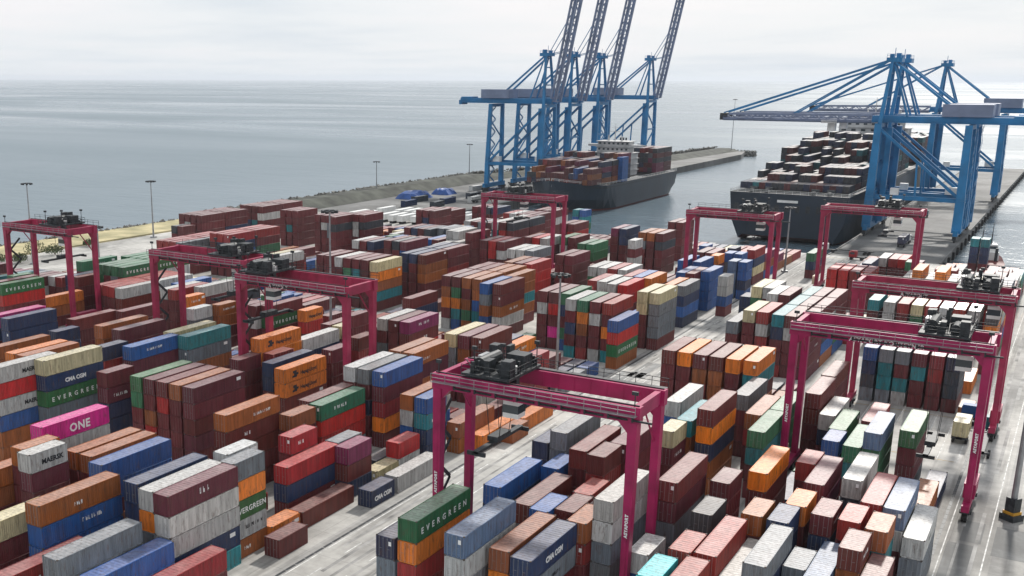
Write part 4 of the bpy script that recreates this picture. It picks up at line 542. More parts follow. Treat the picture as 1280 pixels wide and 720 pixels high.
# the yard: a thick slab whose sides are the quay walls
def slab(name, pts, z0, z1, m_):
    mb = MB(); n = len(pts); mb.quad([(x, y, z1) for x, y in pts]); mb.quad([(x, y, z0) for x, y in reversed(pts)])
    for i in range(n):
        (a, b), (c, d) = pts[i], pts[(i + 1) % n]; mb.quad([(a, b, z0), (c, d, z0), (c, d, z1), (a, b, z1)])
    return structure(mb.build(name, m_))
slab('yard_ground', [(-308, -60), (60, -60), (60, 398), (-308, 398)], -9, 0, CONC)
slab('left_quay', [(-308, 398.01), (-243, 398.01), (-243, 905), (-252, 950), (-266, 950), (-280, 730), (-308, 640)], -9, -.02, QUAYM)
slab('right_quay', [(-74, 398.01), (-38, 398.01), (-38, 870), (-74, 870)], -9, -.02, QUAYM)
slab('shore_strip', [(-330, -60), (-308.01, -60), (-308.01, 345), (-330, 345)], -9, .6, EARTH)
BANK = mat('weathered_rock_bank', (.055, .06, .048, 1), .9, var=.4, scale=.12, bump=.5, bscale=1.2)
bk = MB(); shift = lambda y: 0 if y < 600 else min(34, (y - 600) * .26) + max(0, y - 730) * .06
prof = lambda y: [(-333 + shift(y), -5), (-322 + shift(y), 3.6 if y < 600 else 2.2), (-313 + shift(y), 3.6 if y < 600 else 2.2), (-304.5 + shift(y), -.1)]
ys = [345.02] + list(range(360, 940, 20)) + [952]
for a, b in zip(ys, ys[1:]):
    pa, pb = prof(a), prof(b)
    for k in range(3): bk.quad([(pa[k][0], a, pa[k][1]), (pa[k + 1][0], a, pa[k + 1][1]), (pb[k + 1][0], b, pb[k + 1][1]), (pb[k][0], b, pb[k][1])])
for y in (ys[0], ys[-1]): p = prof(y); bk.quad([(q[0], y, q[1]) for q in p])
structure(bk.build('breakwater_bank', BANK))
for nm, x0, x1, y0, y1 in (('quay_apron_kerb', -243.6, -243.0, 399, 904), ('quay_apron_kerb', -74, -73.4, 399, 869), ('quay_apron_kerb', -38.6, -38, 399, 869)):
    mb = MB(); mb.box(x0, x1, y0, y1, -.02, .25); structure(mb.build(nm, QUAYM))
def sheet(name, rects, z, m_):
    mb = MB()
    for x0, x1, y0, y1 in rects: mb.quad([(x0, y0, z), (x1, y0, z), (x1, y1, z), (x0, y1, z)])
    return structure(mb.build(name, m_))

sheet('crane_runways', [(x - .9, x + .9, -50, 392) for x in (-63.6, -36.2, -33.6, -6.9, -2.9, -79.0 + .6)], .004, CONC2)
lines = []
for x in (-66.6, -70.6, -74.6): 
    y = -40
    while y < 390: lines.append((x - .09, x + .09, y, y + 4)); y += 9
lines += [(-77.4, -77.25, -50, 392), (-64.9, -64.75, -50, 392), (-9.6, -9.45, -50, 392), (-4.7, -4.55, -50, 392), (.9, 1.05, -50, 392), (6.6, 6.75, -50, 392)]
sheet('lane_markings', lines, .008, PAINTW)
sheet('cross_lane_markings', [(-60, -12, y, y + .18) for y in (186.5, 212.5)] + [(-76, -66, 398 - 6, 398 - 5.7)], .012, PAINTY)
sheet('slot_markings', [(-32 + 2.9 * k, -31.88 + 2.9 * k, 186.5, 213.5) for k in range(8)], .016, PAINTW)
rp = random.Random(12); pt = [(-9.2, -5.6, 128, 152), (-4.0, .6, 150, 161)]  # darker ground rectangles: a fixed pair by the right crane, others at random
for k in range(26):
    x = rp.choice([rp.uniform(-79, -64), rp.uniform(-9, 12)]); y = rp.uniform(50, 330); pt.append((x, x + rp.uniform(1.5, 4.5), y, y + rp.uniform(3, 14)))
sheet('dark_ground_patches', pt, .006, concrete_mat('darker_concrete', (.34, .345, .34), slab=50))
tk = []
for x in (-76.2, -74.2, -72.3, -70.2, -68.3, -66.4, -8.2, -6.0, 1.8, 3.9):
    y = -20
    while y < 385: ln = rp.uniform(14, 50); tk.append((x + rp.uniform(-.15, .15), x + rp.uniform(.35, .6), y, y + ln)); y += ln + rp.uniform(2, 22)
sheet('tyre_tracks', tk, .010, mat('rubber_marked_concrete', (.31, .305, .295, 1), .8, var=.3, scale=.25))
dr = MB()
for x in (-77.9, -64.2, -10.4):
    for y in range(-40, 388, 2): dr.box(x - .2, x + .2, y + .04, y + 1.9, .001, .02)
o = dr.build('drain_grates', DARK); o['kind'] = 'stuff'; tag(o, 'lines of dark drain grates beside the container blocks', 'drain')
# rock armour on the sea side of the embankment, one mass
def rocks(name, n, place, s0, s1, seed):
    rd = random.Random(seed); V = []; F = []
    base = [Vector((rd.uniform(-1, 1), rd.uniform(-1, 1), rd.uniform(-1, 1))) for _ in range(4)]
    for i in range(n):
        x, y, z = place(rd); s = rd.uniform(s0, s1); b = len(V); R = Matrix.Rotation(rd.uniform(0, 6.3), 3, 'Z') @ Matrix.Rotation(rd.uniform(0, 6.3), 3, 'X')
        for p in ((1, 0, 0), (-1, 0, 0), (0, 1, 0), (0, -1, 0), (0, 0, 1), (0, 0, -1)):
            q = R @ (Vector(p) * s * rd.uniform(.6, 1.2)); V.append((x + q.x, y + q.y, z + q.z * .8))
        for f_ in ((0, 2, 4), (2, 1, 4), (1, 3, 4), (3, 0, 4), (2, 0, 5), (1, 2, 5), (3, 1, 5), (0, 3, 5)): F.append(tuple(b + j for j in f_))
    me = bpy.data.meshes.new(name); me.from_pydata(V, [], F); me.materials.append(ROCK); o = link(name, me); o['kind'] = 'stuff'; return o
def place_shore(rd):
    y = rd.uniform(120, 945); t = rd.random()
    edge = -331 + shift(y)
    return edge + (9.5 if y > 345 else 2) - (14 if y > 345 else 7) * t, y, (3.9 if y > 345 else .8) - (8.5 if y > 345 else 5) * t
o = rocks('breakwater_rocks', 5200, place_shore, .7, 1.7, 4); tag(o, 'grey armour rocks along the seaward edge of the left quay', 'rocks')
def place_tip(rd): return rd.uniform(-296, -240), rd.uniform(903, 955), rd.uniform(-4, -.2)
o = rocks('pier_head_rocks', 500, lambda rd: (rd.uniform(-300, -243), rd.uniform(945, 957), rd.uniform(-4, .4)), .8, 1.8, 6); tag(o, 'dark rocks around the tip of the long breakwater', 'rocks')
# shrubs and dry plants on the shore, leaf by leaf
def shrub(x, y, r, hgt, seed, label):
    rd = random.Random(seed); t = thing('shrub', label, 'shrub', (x, y, .6), 0, 'shrubs on the shore behind the yard')
    st_ = MB()
    for k in range(5): a = rd.uniform(0, 6.3); st_.tube((0, 0, -.6), (math.cos(a) * r * .5, math.sin(a) * r * .5, hgt * .7), .12, .03, 5)
    st_.build('stem', BARK, t)
    lv = MB()
    for k in range(420):
        a = rd.uniform(0, 6.3); rr_ = r * math.sqrt(rd.random()); z = hgt * rd.uniform(.1, 1) * (1 - .5 * (rr_ / r) ** 2); c = Vector((math.cos(a) * rr_, math.sin(a) * rr_, z)); s = rd.uniform(.15, .38)
        e = Vector((rd.uniform(-1, 1), rd.uniform(-1, 1), rd.uniform(-1, 1))).normalized() * s; f_ = e.orthogonal().normalized() * s * .6; lv.quad([c - e, c + f_, c + e, c - f_])
    lv.build('foliage', LEAF, t)
for i, (x, y, r, h_) in enumerate([(-300, 222, 3.2, 3.6), (-296, 228, 2.5, 3), (-303, 240, 4.0, 5.2), (-300, 246, 3.0, 3.6), (-305, 266, 2.4, 2.2), (-302, 210, 3.2, 4.2), (-306, 330, 2.6, 2.4), (-305, 372, 2.4, 2.2)]):
    shrub(x, y, r, h_, 30 + i, ['low green shrub', 'small olive shrub', 'tall green shrub', 'wide dark green shrub', 'lone shrub', 'pale green shrub', 'little shrub', 'stunted shrub'][i] + ' on the sandy shore, ' + ORD[i + 1] + ' from the near end')

# ------------------------------------------------------------------ rubber tyred gantry cranes
def make_rtg(x, y, top, paint, label, trolley_t=.12, spread_z=9, wb=8.0, span=27.4, text=None, legtext=True, spreader_box=None):
    """x, y: foot of the near left leg. Main girders run along X, top at height top."""
    t = thing('gantry_crane', label, 'gantry crane', (x, y, 0), 0, 'rubber tyred gantry cranes over the container blocks')
    gd = 1.85; gz1 = top; gz0 = top - gd; lw = 1.05
    for lx in (0, span):
        for ly in (0, wb):
            mb = MB(); mb.bar((lx, ly, 2.6), (lx, ly, gz0 + .02), lw * .82, 1.0, 1.28 if ly == 0 else 1.15)
            # ladder rungs and a cable tray on the leg
            if ly == 0: mb.box(lx - .16, lx + .16, ly - .62, ly - .5, 3, gz0 - .5)
            lg = mb.build('leg', paint, t)
            if ly == 0 and legtext:
                me = text_mesh('ASYAPORT', .5, .03, .03, 1.2); 
                if not me.materials: me.materials.append(INKW)
                o = link('lettering', me, lg, (lx + .2, ly - .68, gz0 - 13.5)); o.rotation_euler = (0, -PI / 2, 0)
        mb = MB(); mb.box(lx - .5, lx + .5, -2.2, wb + 2.2, 1.7, 2.62); mb.build('sill_beam', paint, t)
        for ly in (-1.2, 1.4, wb - 1.4, wb + 1.2):
            mb = MB(); mb.tube((lx - .35, ly, .78), (lx + .35, ly, .78), .78, n=16); wl = mb.build('wheel', RUBBER, t)
            mb = MB(); mb.tube((lx - .37, ly, .78), (lx + .37, ly, .78), .38, n=10); mb.build('hub', STEEL, wl)
        for ly in (0, wb): mb = MB(); mb.box(lx - .6, lx + .6, ly - 2.1, ly + 2.1, 1.45, 1.72); mb.box(lx - .75, lx + .75, ly - .5, ly + .5, .9, 1.5); mb.build('bogie_frame', DARK, t)
        mb = MB(); mb.box(lx - .35, lx + .35, .55, wb - .55, gz0 + .2, gz1 - .1); mb.build('end_tie', paint, t)
    for gi, ly in enumerate((0, wb)):
        mb = MB(); mb.box(-.75, span + .75, ly - .55, ly + .55, gz0, gz1)
        for k in range(1, 12): xx = k * span / 12; mb.box(xx - .04, xx + .04, ly - .6, ly + .6, gz0 - .03, gz1 + .01)
        # haunches where the girder meets the legs
        for lx, sg in ((.45, 1), (span - .45, -1)):
            b = len(mb.v); mb.v += [(lx, ly - .45, gz0), (lx, ly + .45, gz0), (lx + sg * 1.3, ly + .45, gz0), (lx + sg * 1.3, ly - .45, gz0), (lx, ly - .45, gz0 - 1.4), (lx, ly + .45, gz0 - 1.4)]
            for q in ((4, 3, 0), (5, 1, 2), (4, 5, 2, 3), (0, 1, 5, 4)): mb.f.append(tuple(b + i for i in q)); mb.mi.append(0)
        gr = mb.build('main_girder', paint, t)
        mb = MB(); mb.box(-.5, span + .5, ly - .06, ly + .06, gz1, gz1 + .14); mb.build('trolley_rail', DARK, gr)
        sg = -1 if gi == 0 else 1; wy0, wy1 = sorted((ly + sg * .6, ly + sg * 1.35))
        mb = MB(); mb.box(-.5, span + .5, wy0, wy1, gz0 + .9 if gi == 0 else gz1 - .1, gz0 + .96 if gi == 0 else gz1 - .04)
        zz = gz0 + .96 if gi == 0 else gz1 - .04; yy = wy0 + .03 if gi == 0 else wy1 - .03; mb.rail((-.5, yy, zz), (span + .5, yy, zz), 1.05, 1.9, .06)
        mb.build('walkway', DARK if gi else STEEL, gr)
        if gi == 0:
            mb = MB()
            for k in range(9): xx = 2.4 + k * 2.8; mb.tube((xx, ly - .62, gz0 + .35), (xx + 2.2, ly - .62, gz0 + .35), .13, n=6); mb.box(xx - .1, xx + .1, ly - .75, ly - .55, gz0 + .15, gz0 + .8)
            mb.build('festoon_cable', DARK, gr)
            if text:
                me = text_mesh(text, .85, .03, .03, 1.05)
                if not me.materials: me.materials.append(INKW)
                link('lettering', me, gr, (span * .3, ly - .57, gz0 + .12))
    # trolley with hoist machinery
    tx = 1.5 + trolley_t * (span - 8); mb = MB(); mb.box(tx, tx + 6.4, -.4, wb + .4, gz1 + .3, gz1 + .62); mb.rail((tx, -.4, gz1 + .62), (tx + 6.4, -.4, gz1 + .62), 1.05, 1.1, .06); mb.rail((tx, wb + .4, gz1 + .62), (tx + 6.4, wb + .4, gz1 + .62), 1.05, 1.1, .06); mb.rail((tx + 6.4, -.4, gz1 + .62), (tx + 6.4, wb + .4, gz1 + .62), 1.05, 1.3, .06)
    tr = mb.build('trolley', DARK, t)
    mb = MB(); mb.tube((tx + 1.4, 1.6, gz1 + 1.45), (tx + 1.4, wb - 1.6, gz1 + 1.45), .75, n=12); mb.tube((tx + 4.4, 1.2, gz1 + 1.3), (tx + 4.4, 4.4, gz1 + 1.3), .6, n=12); mb.build('hoist_drum', DARK, tr)
    for bx in ((3.4, 5.8, 4.8, 7.0, 2.3), (.3, 1.2, 3.2, 5.4, 2.0), (2.5, 3.2, .6, 2.4, 2.2), (2.6, 3.1, 6.2, 7.6, 2.9), (5.0, 6.2, .2, 1.6, 2.6), (.2, 1.3, 6.3, 7.7, 2.7), (3.6, 4.4, 7.1, 8.1, 1.9)):
        mb = MB(); mb.box(tx + bx[0], tx + bx[1], bx[2], bx[3], gz1 + .62, gz1 + bx[4]); mb.build('motor_housing', DARK if bx[4] > 2 else STEEL, tr)
    for bx in ((1.9, 3.0, 1.7), (5.4, 2.6, 1.5)): mb = MB(); mb.box(tx + bx[0], tx + bx[0] + .6, bx[1], bx[1] + .6, gz1 + .62, gz1 + bx[2]); mb.build('switch_box', WHITE, tr)
    rc = random.Random(int(x * 7)); mb = MB()
    for q in range(26):
        ax, ay, az = tx + rc.uniform(.2, 6), rc.uniform(-.1, wb), gz1 + .62; sx, sy, hz = rc.uniform(.12, .5), rc.uniform(.12, .6), rc.uniform(.3, 1.6); mb.box(ax, ax + sx, ay, ay + sy, az, az + hz)
        if q % 3 == 0: mb.bar((ax, ay, az + hz), (ax + rc.uniform(-1, 1), ay + rc.uniform(-1.5, 1.5), az + rc.uniform(.3, 2.2)), .09)
    fo = mb.build('machinery_fittings', DARK, tr); fo['kind'] = 'stuff'
    for px, py in ((1.0, 1.0), (3.3, 4.0), (6.1, 7.6)): mb = MB(); mb.tube((tx + px, py, gz1 + .62), (tx + px, py, gz1 + 3.4), .07, n=5); mb.box(tx + px - .3, tx + px + .3, py - .2, py + .2, gz1 + 3.3, gz1 + 3.7); mb.build('work_lamp', DARK, tr)
    mb = MB(); cx = tx + 5.0; mb.box(cx, cx + 2.0, 1.0, 3.0, gz0 - 2.6, gz0 - .4); cb = mb.build('operator_cab', WHITE, tr)
    mb = MB(); mb.box(cx - .03, cx + 2.03, .97, 3.03, gz0 - 2.0, gz0 - 1.0); mb.build('window', GLASS, cb)
    mb = MB(); mb.box(cx + .6, cx + 1.4, 1.6, 2.4, gz0 - .4, gz1 + .3); mb.build('cab_hanger', DARK, tr)
    mb = MB()
    sz = spread_z
    for px in (tx + 1.6, tx + 4.6):
        for py in (2.4, 5.6): mb.bar((px, py, gz1 + .3), (tx + 3.1 + (px - tx - 3.1) * .45, wb / 2 + (py - wb / 2) * .8, sz + 1.2), .07)
    mb.build('hoist_rope', ROPE, tr)
    mb = MB(); cxx = tx + 3.1; mb.box(cxx - .7, cxx + .7, wb / 2 - 1.8, wb / 2 + 1.8, sz + .6, sz + 1.25); mb.box(cxx - .35, cxx + .35, wb / 2 - 6.0, wb / 2 + 6.0, sz + .25, sz + .62)
    for yy in (wb / 2 - 6.0, wb / 2 + 5.7): mb.box(cxx - 1.2, cxx + 1.2, yy, yy + .3, sz, sz + .5)
    mb.build('spreader', YEL if False else DARK, tr)
    # power house on the sill, stairs, electrical cabinet
    mb = MB(); mb.box(span - .75, span + .75, 1.2, wb - 1.2, 2.66, 4.8)
    for k in range(5): mb.box(span + .75, span + .78, 1.5 + k, 2.2 + k, 3.0, 4.2)
    mb.build('power_house', paint, t)
    mb = MB(); mb.box(-1.6, -.55, 2.0, 6.0, 2.2, 4.6); mb.build('electrical_cabinet', CREAM, t)
    mb = MB(); z = 2.7; k = 0
    while z < gz0 - 3: mb.bar((-.75, wb * .35 + (1.5 if k % 2 else -1.5), z), (-.75, wb * .35 + (-1.5 if k % 2 else 1.5), z + 2.6), .1, .5); z += 2.6; k += 1
    mb.build('stairway', DARK, t)
    for bx in (.2, span - .2): mb = MB(); mb.tube((bx, wb, gz0 - 5), (bx, wb - 5.0, gz1 - .6), .12, n=6); mb.build('corner_brace', paint, t)
    for lx in (0, span):
        mb = MB(); mb.bar((lx, -.2, gz1), (lx, -.2, gz1 + 1.3), .1); mb.box(lx - .35, lx + .35, -.4, -.1, gz1 + 1.3, gz1 + 1.7); mb.build('floodlight', DARK, t)
    return t
make_rtg(-62.9, 108.0, 25.4, RTG, 'nearest crimson gantry crane straddling the centre block with dark trolley at its left end', .1, 16.5, text=None, span=24.8)
make_rtg(-33.3, 161.6, 25.4, RTG, 'big crimson gantry crane over the right block with white lettering on its girder', .86, 8.5, text='ASYAPORT KONTEYNER', span=25.2)
make_rtg(-32.2, 202.8, 25.2, RTGOLD, 'red gantry crane directly behind the big right crane, trolley at right', .88, 14, text='ASYAPORT', legtext=False, span=24.2)
make_rtg(-90.8, 290.7, 25.4, RTGOLD, 'small far red gantry crane near the basin, left of the tall ship stern', .8, 17.5, legtext=False, span=22.3)
make_rtg(-62.1, 322, 25.4, RTGOLD, 'far red gantry crane in front of the right ship and quay', .7, 18, legtext=False, span=24.8)
make_rtg(-127.5, 145.8, 25.6, RTGOLD, 'faded red gantry crane in the middle left of the yard, trolley over its left end', -.08, 17, text='ASYAPORT', legtext=False, span=23.9)
make_rtg(-161.3, 157.5, 25.5, RTGOLD, 'red gantry crane with machinery at its right end, beside a pale mast', .86, 17, legtext=False, span=24.4)
make_rtg(-223.4, 168.8, 25.4, RTGOLD, 'leftmost red gantry crane standing by the shore at the frame edge', .78, 17, legtext=False, span=22.5)
make_rtg(-158.6, 298.2, 25.4, RTGOLD, 'far maroon gantry crane in front of the left ship', .35, 17, legtext=False, span=24)

# ------------------------------------------------------------------ ship-to-shore quay cranes
def make_sts(x, y, flip, boom_up, label, gz=47.0, ap=72.5, BL=66, lw=2.1):
    """landside rail at local x=0, seaside rail at x=32, boom towards +X; flip turns it round"""
    t = thing('quay_crane', label, 'quay crane', (x, y, 0), PI if flip else 0, 'ship to shore cranes')
    G = 32.0; hw = 8.5; pz = 15.5
    for lx in (0, G):
        for ly in (-hw, hw):
            mb = MB(); mb.bar((lx, ly, 3.2), (lx, ly * .97, pz), lw * 1.1, lw, .95); mb.bar((lx, ly * .97, pz), (lx + (0 if lx else .5), ly * .82, gz), lw, lw * .9, .82); mb.build('leg', STSB, t)
        mb = MB(); mb.box(lx - .8, lx + .8, -hw - 3.5, hw + 3.5, 2.2, 4.4); mb.build('sill_beam', STSB, t)
        for ly in (-hw - 1.2, hw + 1.2):
            mb = MB(); mb.box(lx - .7, lx + .7, ly - 3.6, ly + 3.6, 1.0, 2.25); 
            for k in range(6): mb.tube((lx - .3, ly - 3 + k * 1.2, .45), (lx + .3, ly - 3 + k * 1.2, .45), .45, n=8)
            mb.build('bogie', DARK, t)
        mb = MB(); mb.box(lx - .7, lx + .7, -hw + .4, hw - .4, pz - (4.5 if lx else 2), pz + 1.2); mb.build('portal_tie', STSB, t)
        mb = MB(); mb.box(lx - .7, lx + .9, -hw * .82, hw * .82, gz - 1.6, gz); mb.build('top_tie', STSB, t)
    for za, zb, sg in ((pz + 2, pz + 13, 1), (pz + 13, pz + 24, -1)):
        mb = MB(); mb.bar((G + .2, -hw * .9 * sg, za), (G + .3, hw * .86 * sg, zb), .7, .6); mb.build('sway_brace', STSB, t)
        mb = MB(); mb.bar((0, -hw * .9 * sg, za), (0, hw * .86 * sg, zb), .6, .5); mb.build('sway_brace', STSB, t)
    mb = MB(); mb.bar((G + .2, -hw * .88, pz + 13), (G + .2, hw * .88, pz + 13), .8); mb.build('cross_tie', STSB, t)
    mb = MB(); mb.box(G - 3.6, G - 1.6, -hw * .7, -hw * .7 + 2.2, 4.4, gz - 2); mb.build('lift_shaft', STSB, t)
    for ly in (-hw, hw):
        mb = MB(); mb.box(.6, G - .6, ly * .97 - .6, ly * .97 + .6, pz - .9, pz + .7); mb.build('portal_beam', STSB, t)
        mb = MB(); mb.bar((.4, ly * .97, pz + .5), (G - .2, ly * .83, gz - 1.6), 1.25, 1.0); mb.build('diagonal_brace', STSB, t)
        mb = MB(); mb.bar((G * .5, ly * .95, pz + .5), (G * .52, ly * .9, (pz + gz) / 2 - .5), .7, .6); mb.build('strut', STSB, t)
    # main girder with back reach
    mb = MB()
    for ly in (-3.4, 3.4): mb.box(-20, G + 3, ly - .75, ly + .75, gz + .3, gz + 2.9)
    for k in range(9): xx = -19 + k * 6.4; mb.box(xx, xx + .5, -3.4, 3.4, gz + .4, gz + 1.2)
    for ly in (-4.9, 4.9): mb.box(-20, G + 3, ly - .5, ly + .5, gz + .4, gz + .5); mb.rail((-20, ly * 1.09, gz + .5), (G + 3, ly * 1.09, gz + .5), 1.2, 4, .12)
    mg = mb.build('main_girder', STSB, t)
    mb = MB(); mb.box(-6.5, 10.5, -5.4, 5.4, gz + 3.0, gz + 7.6)
    for k in range(7): mb.box(-5.6 + k * 2.3, -4.3 + k * 2.3, -5.46, -5.4, gz + 4.4, gz + 5.8); mb.box(-5.6 + k * 2.3, -4.3 + k * 2.3, 5.4, 5.46, gz + 4.4, gz + 5.8)
    mb.build('machinery_house', STSG, t)
    mb = MB(); mb.box(-19.5, -13.5, -4.2, 4.2, gz + .9, gz + 3.6); mb.box(-21.5, -19.5, -3.0, 3.0, gz - .6, gz + 1.8); mb.build('counterweight_platform', STSB, t)
    # A-frame
    for ly in (-1, 1):
        mb = MB(); mb.bar((G - .4, ly * 6.6, gz), (G - 1.8, ly * 2.6, ap), 1.5, 1.3, .7); mb.build('mast_leg', STSB, t)
        mb = MB(); mb.bar((G - 9.5, ly * 4.2, gz + 2.9), (G - 2.6, ly * 2.4, ap - 1.5), .8, .7, .8); mb.build('rear_mast_leg', STSB, t)
        mb = MB(); mb.bar((G - 2.4, ly * 2.4, ap - .5), (3, ly * 4.0, gz + 2.9), 1.0, .8); mb.build('backstay', STSB, t)
    mb = MB(); mb.box(G - 5.2, G + .4, -3.4, 3.4, ap - .8, ap + .9); mb.rail((G - 5, -3.4, ap + .9), (G + .3, -3.4, ap + .9), 1.3, 1.3, .1); mb.rail((G - 5, 3.4, ap + .9), (G + .3, 3.4, ap + .9), 1.3, 1.3, .1)
    mb.box(G - 4, G - 2.4, -2.4, -.6, ap + .9, ap + 2.6); mb.box(G - 1.8, G - .6, .4, 2.4, ap + .9, ap + 2.2); mb.tube((G - 2, 0, ap + .9), (G - 2, 0, ap + 4.6), .12, n=5); mb.build('apex_platform', STSB, t)
    for zz in (gz + 10, gz + 19): k = (zz - gz) / (ap - gz); mb = MB(); mb.bar((G - .4 - 1.4 * k, -6.6 + 4 * k, zz), (G - .4 - 1.4 * k, 6.6 - 4 * k, zz), .6); mb.build('mast_tie', STSB, t)
    # boom
    bm_ = link('boom', None, t, (G + 3.4, 0, gz + 1.6))
    a = math.radians(79.5) if boom_up else 0; bm_.rotation_euler = (0, -a, 0)
    mb = MB()
    for ly in (-3.3, 3.3):
        mb.bar((0, ly, -1.1), (BL, ly, -1.1), 1.5, 1.3); mb.bar((0, ly, 1.4), (BL - 2, ly, 1.0), .9, .9)
        n = 16
        for k in range(n): xa = k * BL / n; xb = (k + 1) * BL / n; mb.bar((xa, ly, -1.1 if k % 2 else 1.3), (xb, ly, 1.3 if k % 2 else -1.1), .42)
    for k in range(0, 17): xx = k * BL / 16; mb.bar((xx, -3.3, -1.1), (xx, 3.3, -1.1), .35)
    for k in range(16): xx = k * BL / 16; mb.bar((xx, -3.3 if k % 2 else 3.3, -1.1), (xx + BL / 16, 3.3 if k % 2 else -3.3, -1.1), .2)
    for ly in (-4.5, 4.5): mb.box(0, BL, ly - .45, ly + .45, -1.2, -1.1); mb.rail((0, ly, -1.1), (BL, ly, -1.1), 1.1, 4.1, .1)
    mb.build('boom_truss', STSG, bm_)
    mb = MB(); mb.box(BL - 1.5, BL + 1.5, -4, 4, -1.6, 1.2); mb.build('boom_tip', DARK if not boom_up else STSG, bm_)
    if boom_up:
        mb = MB()
        for ly in (-1, 1):
            for xx in (26, 44): d = Vector((G + 3.4 + math.cos(a) * xx, ly * 3.3, gz + 1.6 + math.sin(a) * xx)); mid = Vector((G + 1.5, ly * 2.8, gz + 2 + xx * .55)); mb.bar((G - .5, ly * 2.6, ap), d if xx > 30 else d, .3)
        mb.build('folded_forestay', STSB, t)
    else:
        for ly in (-1, 1):
            for xx in (30, 58): mb = MB(); mb.bar((G - .2, ly * 2.6, ap - .2), (G + 3.4 + xx, ly * 3.3, gz + 3.0), .55, .5); mb.build('forestay', STSB, t)
        mb = MB(); mb.box(G + 16, G + 22, -4.2, 4.2, gz - .4, gz + .8); mb.box(G + 17, G + 20, -1.4, 1.4, gz - 3.6, gz - .6); mb.build('trolley_and_cab', WHITE, t)
    mb = MB(); z = 4.5; k = 0
    while z < gz - 3: mb.bar((-1.5, -3 if k % 2 else 3, z), (-1.5, 3 if k % 2 else -3, z + 3.4), .14, .7); mb.rail((-1.9, -3 if k % 2 else 3, z), (-1.9, 3 if k % 2 else -3, z + 3.4), .9, 3, .08); z += 3.4; k += 1
    mb.build('stairway', STSB, t)
    mb = MB(); mb.tube((G + 1.1, -5.6, 6.8), (G + 2.2, -5.6, 6.8), 2.4, n=16); mb.build('cable_reel', YEL, t)
    mb = MB(); mb.box(3, 7, -hw + .8, -hw + 3.6, pz + .8, pz + 3.6); mb.box(22, 25, hw - 3.2, hw - .9, pz + .8, pz + 3.4); mb.build('electrical_house', WHITE, t)
    return t
for i, yy in enumerate((534, 568, 608, 691)):
    make_sts(-278, yy, False, True, ['nearest blue quay crane of the left row, boom raised', 'second blue quay crane of the left row with raised boom', 'third blue quay crane of the left row with raised boom', 'farthest blue quay crane of the left row standing apart, boom raised'][i])
for i, yy in enumerate((468, 492, 636)):
    make_sts(-40, yy, True, False, ['nearest blue quay crane on the right quay with boom lowered over the ship', 'second blue quay crane on the right quay, close behind the nearest', 'farthest blue quay crane on the right quay, set apart from the pair'][i], gz=43.5, ap=67.5, BL=58, lw=3.0)

# ------------------------------------------------------------------ ships
def hull(name, label, x0, x1, y0, y1, deck, bow_far, parent_rz=0):
    """hull between x0..x1 and y0..y1; the bow is at y1 when bow_far, else at y0"""
    t = thing(name, label, 'container ship', ((x0 + x1) / 2, y0, 0), 0, 'container ships in the basin')
    Wd = (x1 - x0) / 2; Ln = y1 - y0; ns = 28; secs = []
    for i in range(ns + 1):
        s = i / ns; b = s if bow_far else 1 - s          # b: 0 at stern, 1 at bow
        wt = 1.0 if b < .82 else max(.02, 1 - ((b - .82) / .18) ** 1.7 * .97); wl = wt * (1.0 if b < .72 else max(.0, 1 - ((b - .72) / .28) ** 1.3)) if b > .7 else (1 if b > .12 else .8 + .2 * (b / .12) ** .6)
        wl = max(.02, min(wt, wl)); zk = SEA_Z - 2 if b > .05 else SEA_Z - 2 + (1 - b / .05) * 4.5; sheer = 0 if b < .8 else 3.0 * ((b - .8) / .2) ** 2
        secs.append((s * Ln, wt * Wd, wl * Wd, zk, deck + sheer))
    mb = MB()
    def ring(y, wt, wl, zk, zd): zm = SEA_Z + (zd - SEA_Z) * .45; return [(-wt, y, zd), (-(wt * .75 + wl * .25), y, zm), (-wl, y, SEA_Z + .9), (-wl * .92, y, zk), (wl * .92, y, zk), (wl, y, SEA_Z + .9), (wt * .75 + wl * .25, y, zm), (wt, y, zd)]
    R_ = [ring(*s) for s in secs]
    for a, b in zip(R_, R_[1:]):
        for k in range(7): mb.quad([a[k], a[k + 1], b[k + 1], b[k]][::-1], 1 if k in (2, 3, 4) else 0)
        mb.quad([a[0], b[0], b[7], a[7]], 2)
    mb.quad(R_[0], 0); mb.quad(R_[-1][::-1], 0)
    hl = mb.build('hull', [HULL, HULLR, DARK], t)
    for sx in (-1, 1):
        mb = MB()
        for a, b in zip(secs[3:-6], secs[4:-6]): mb.bar((sx * (a[1] + .05), a[0], a[4] - 1.2), (sx * (b[1] + .05), b[0], b[4] - 1.2), .16, .5)
        mb.build('rubbing_strake', DARK, hl)
    rl = MB()
    for sx in (-1, 1): 
        for a, b in zip(secs, secs[1:]): rl.rail((sx * a[1] * .98, a[0], a[4]), (sx * b[1] * .98, b[0], b[4]), 1.2, 3.5, .12)
    rl.rail((-secs[0][1], .1, deck), (secs[0][1], .1, deck), 1.2, 3, .12); rl.build('deck_rail', WHITE, t)
    return t, secs
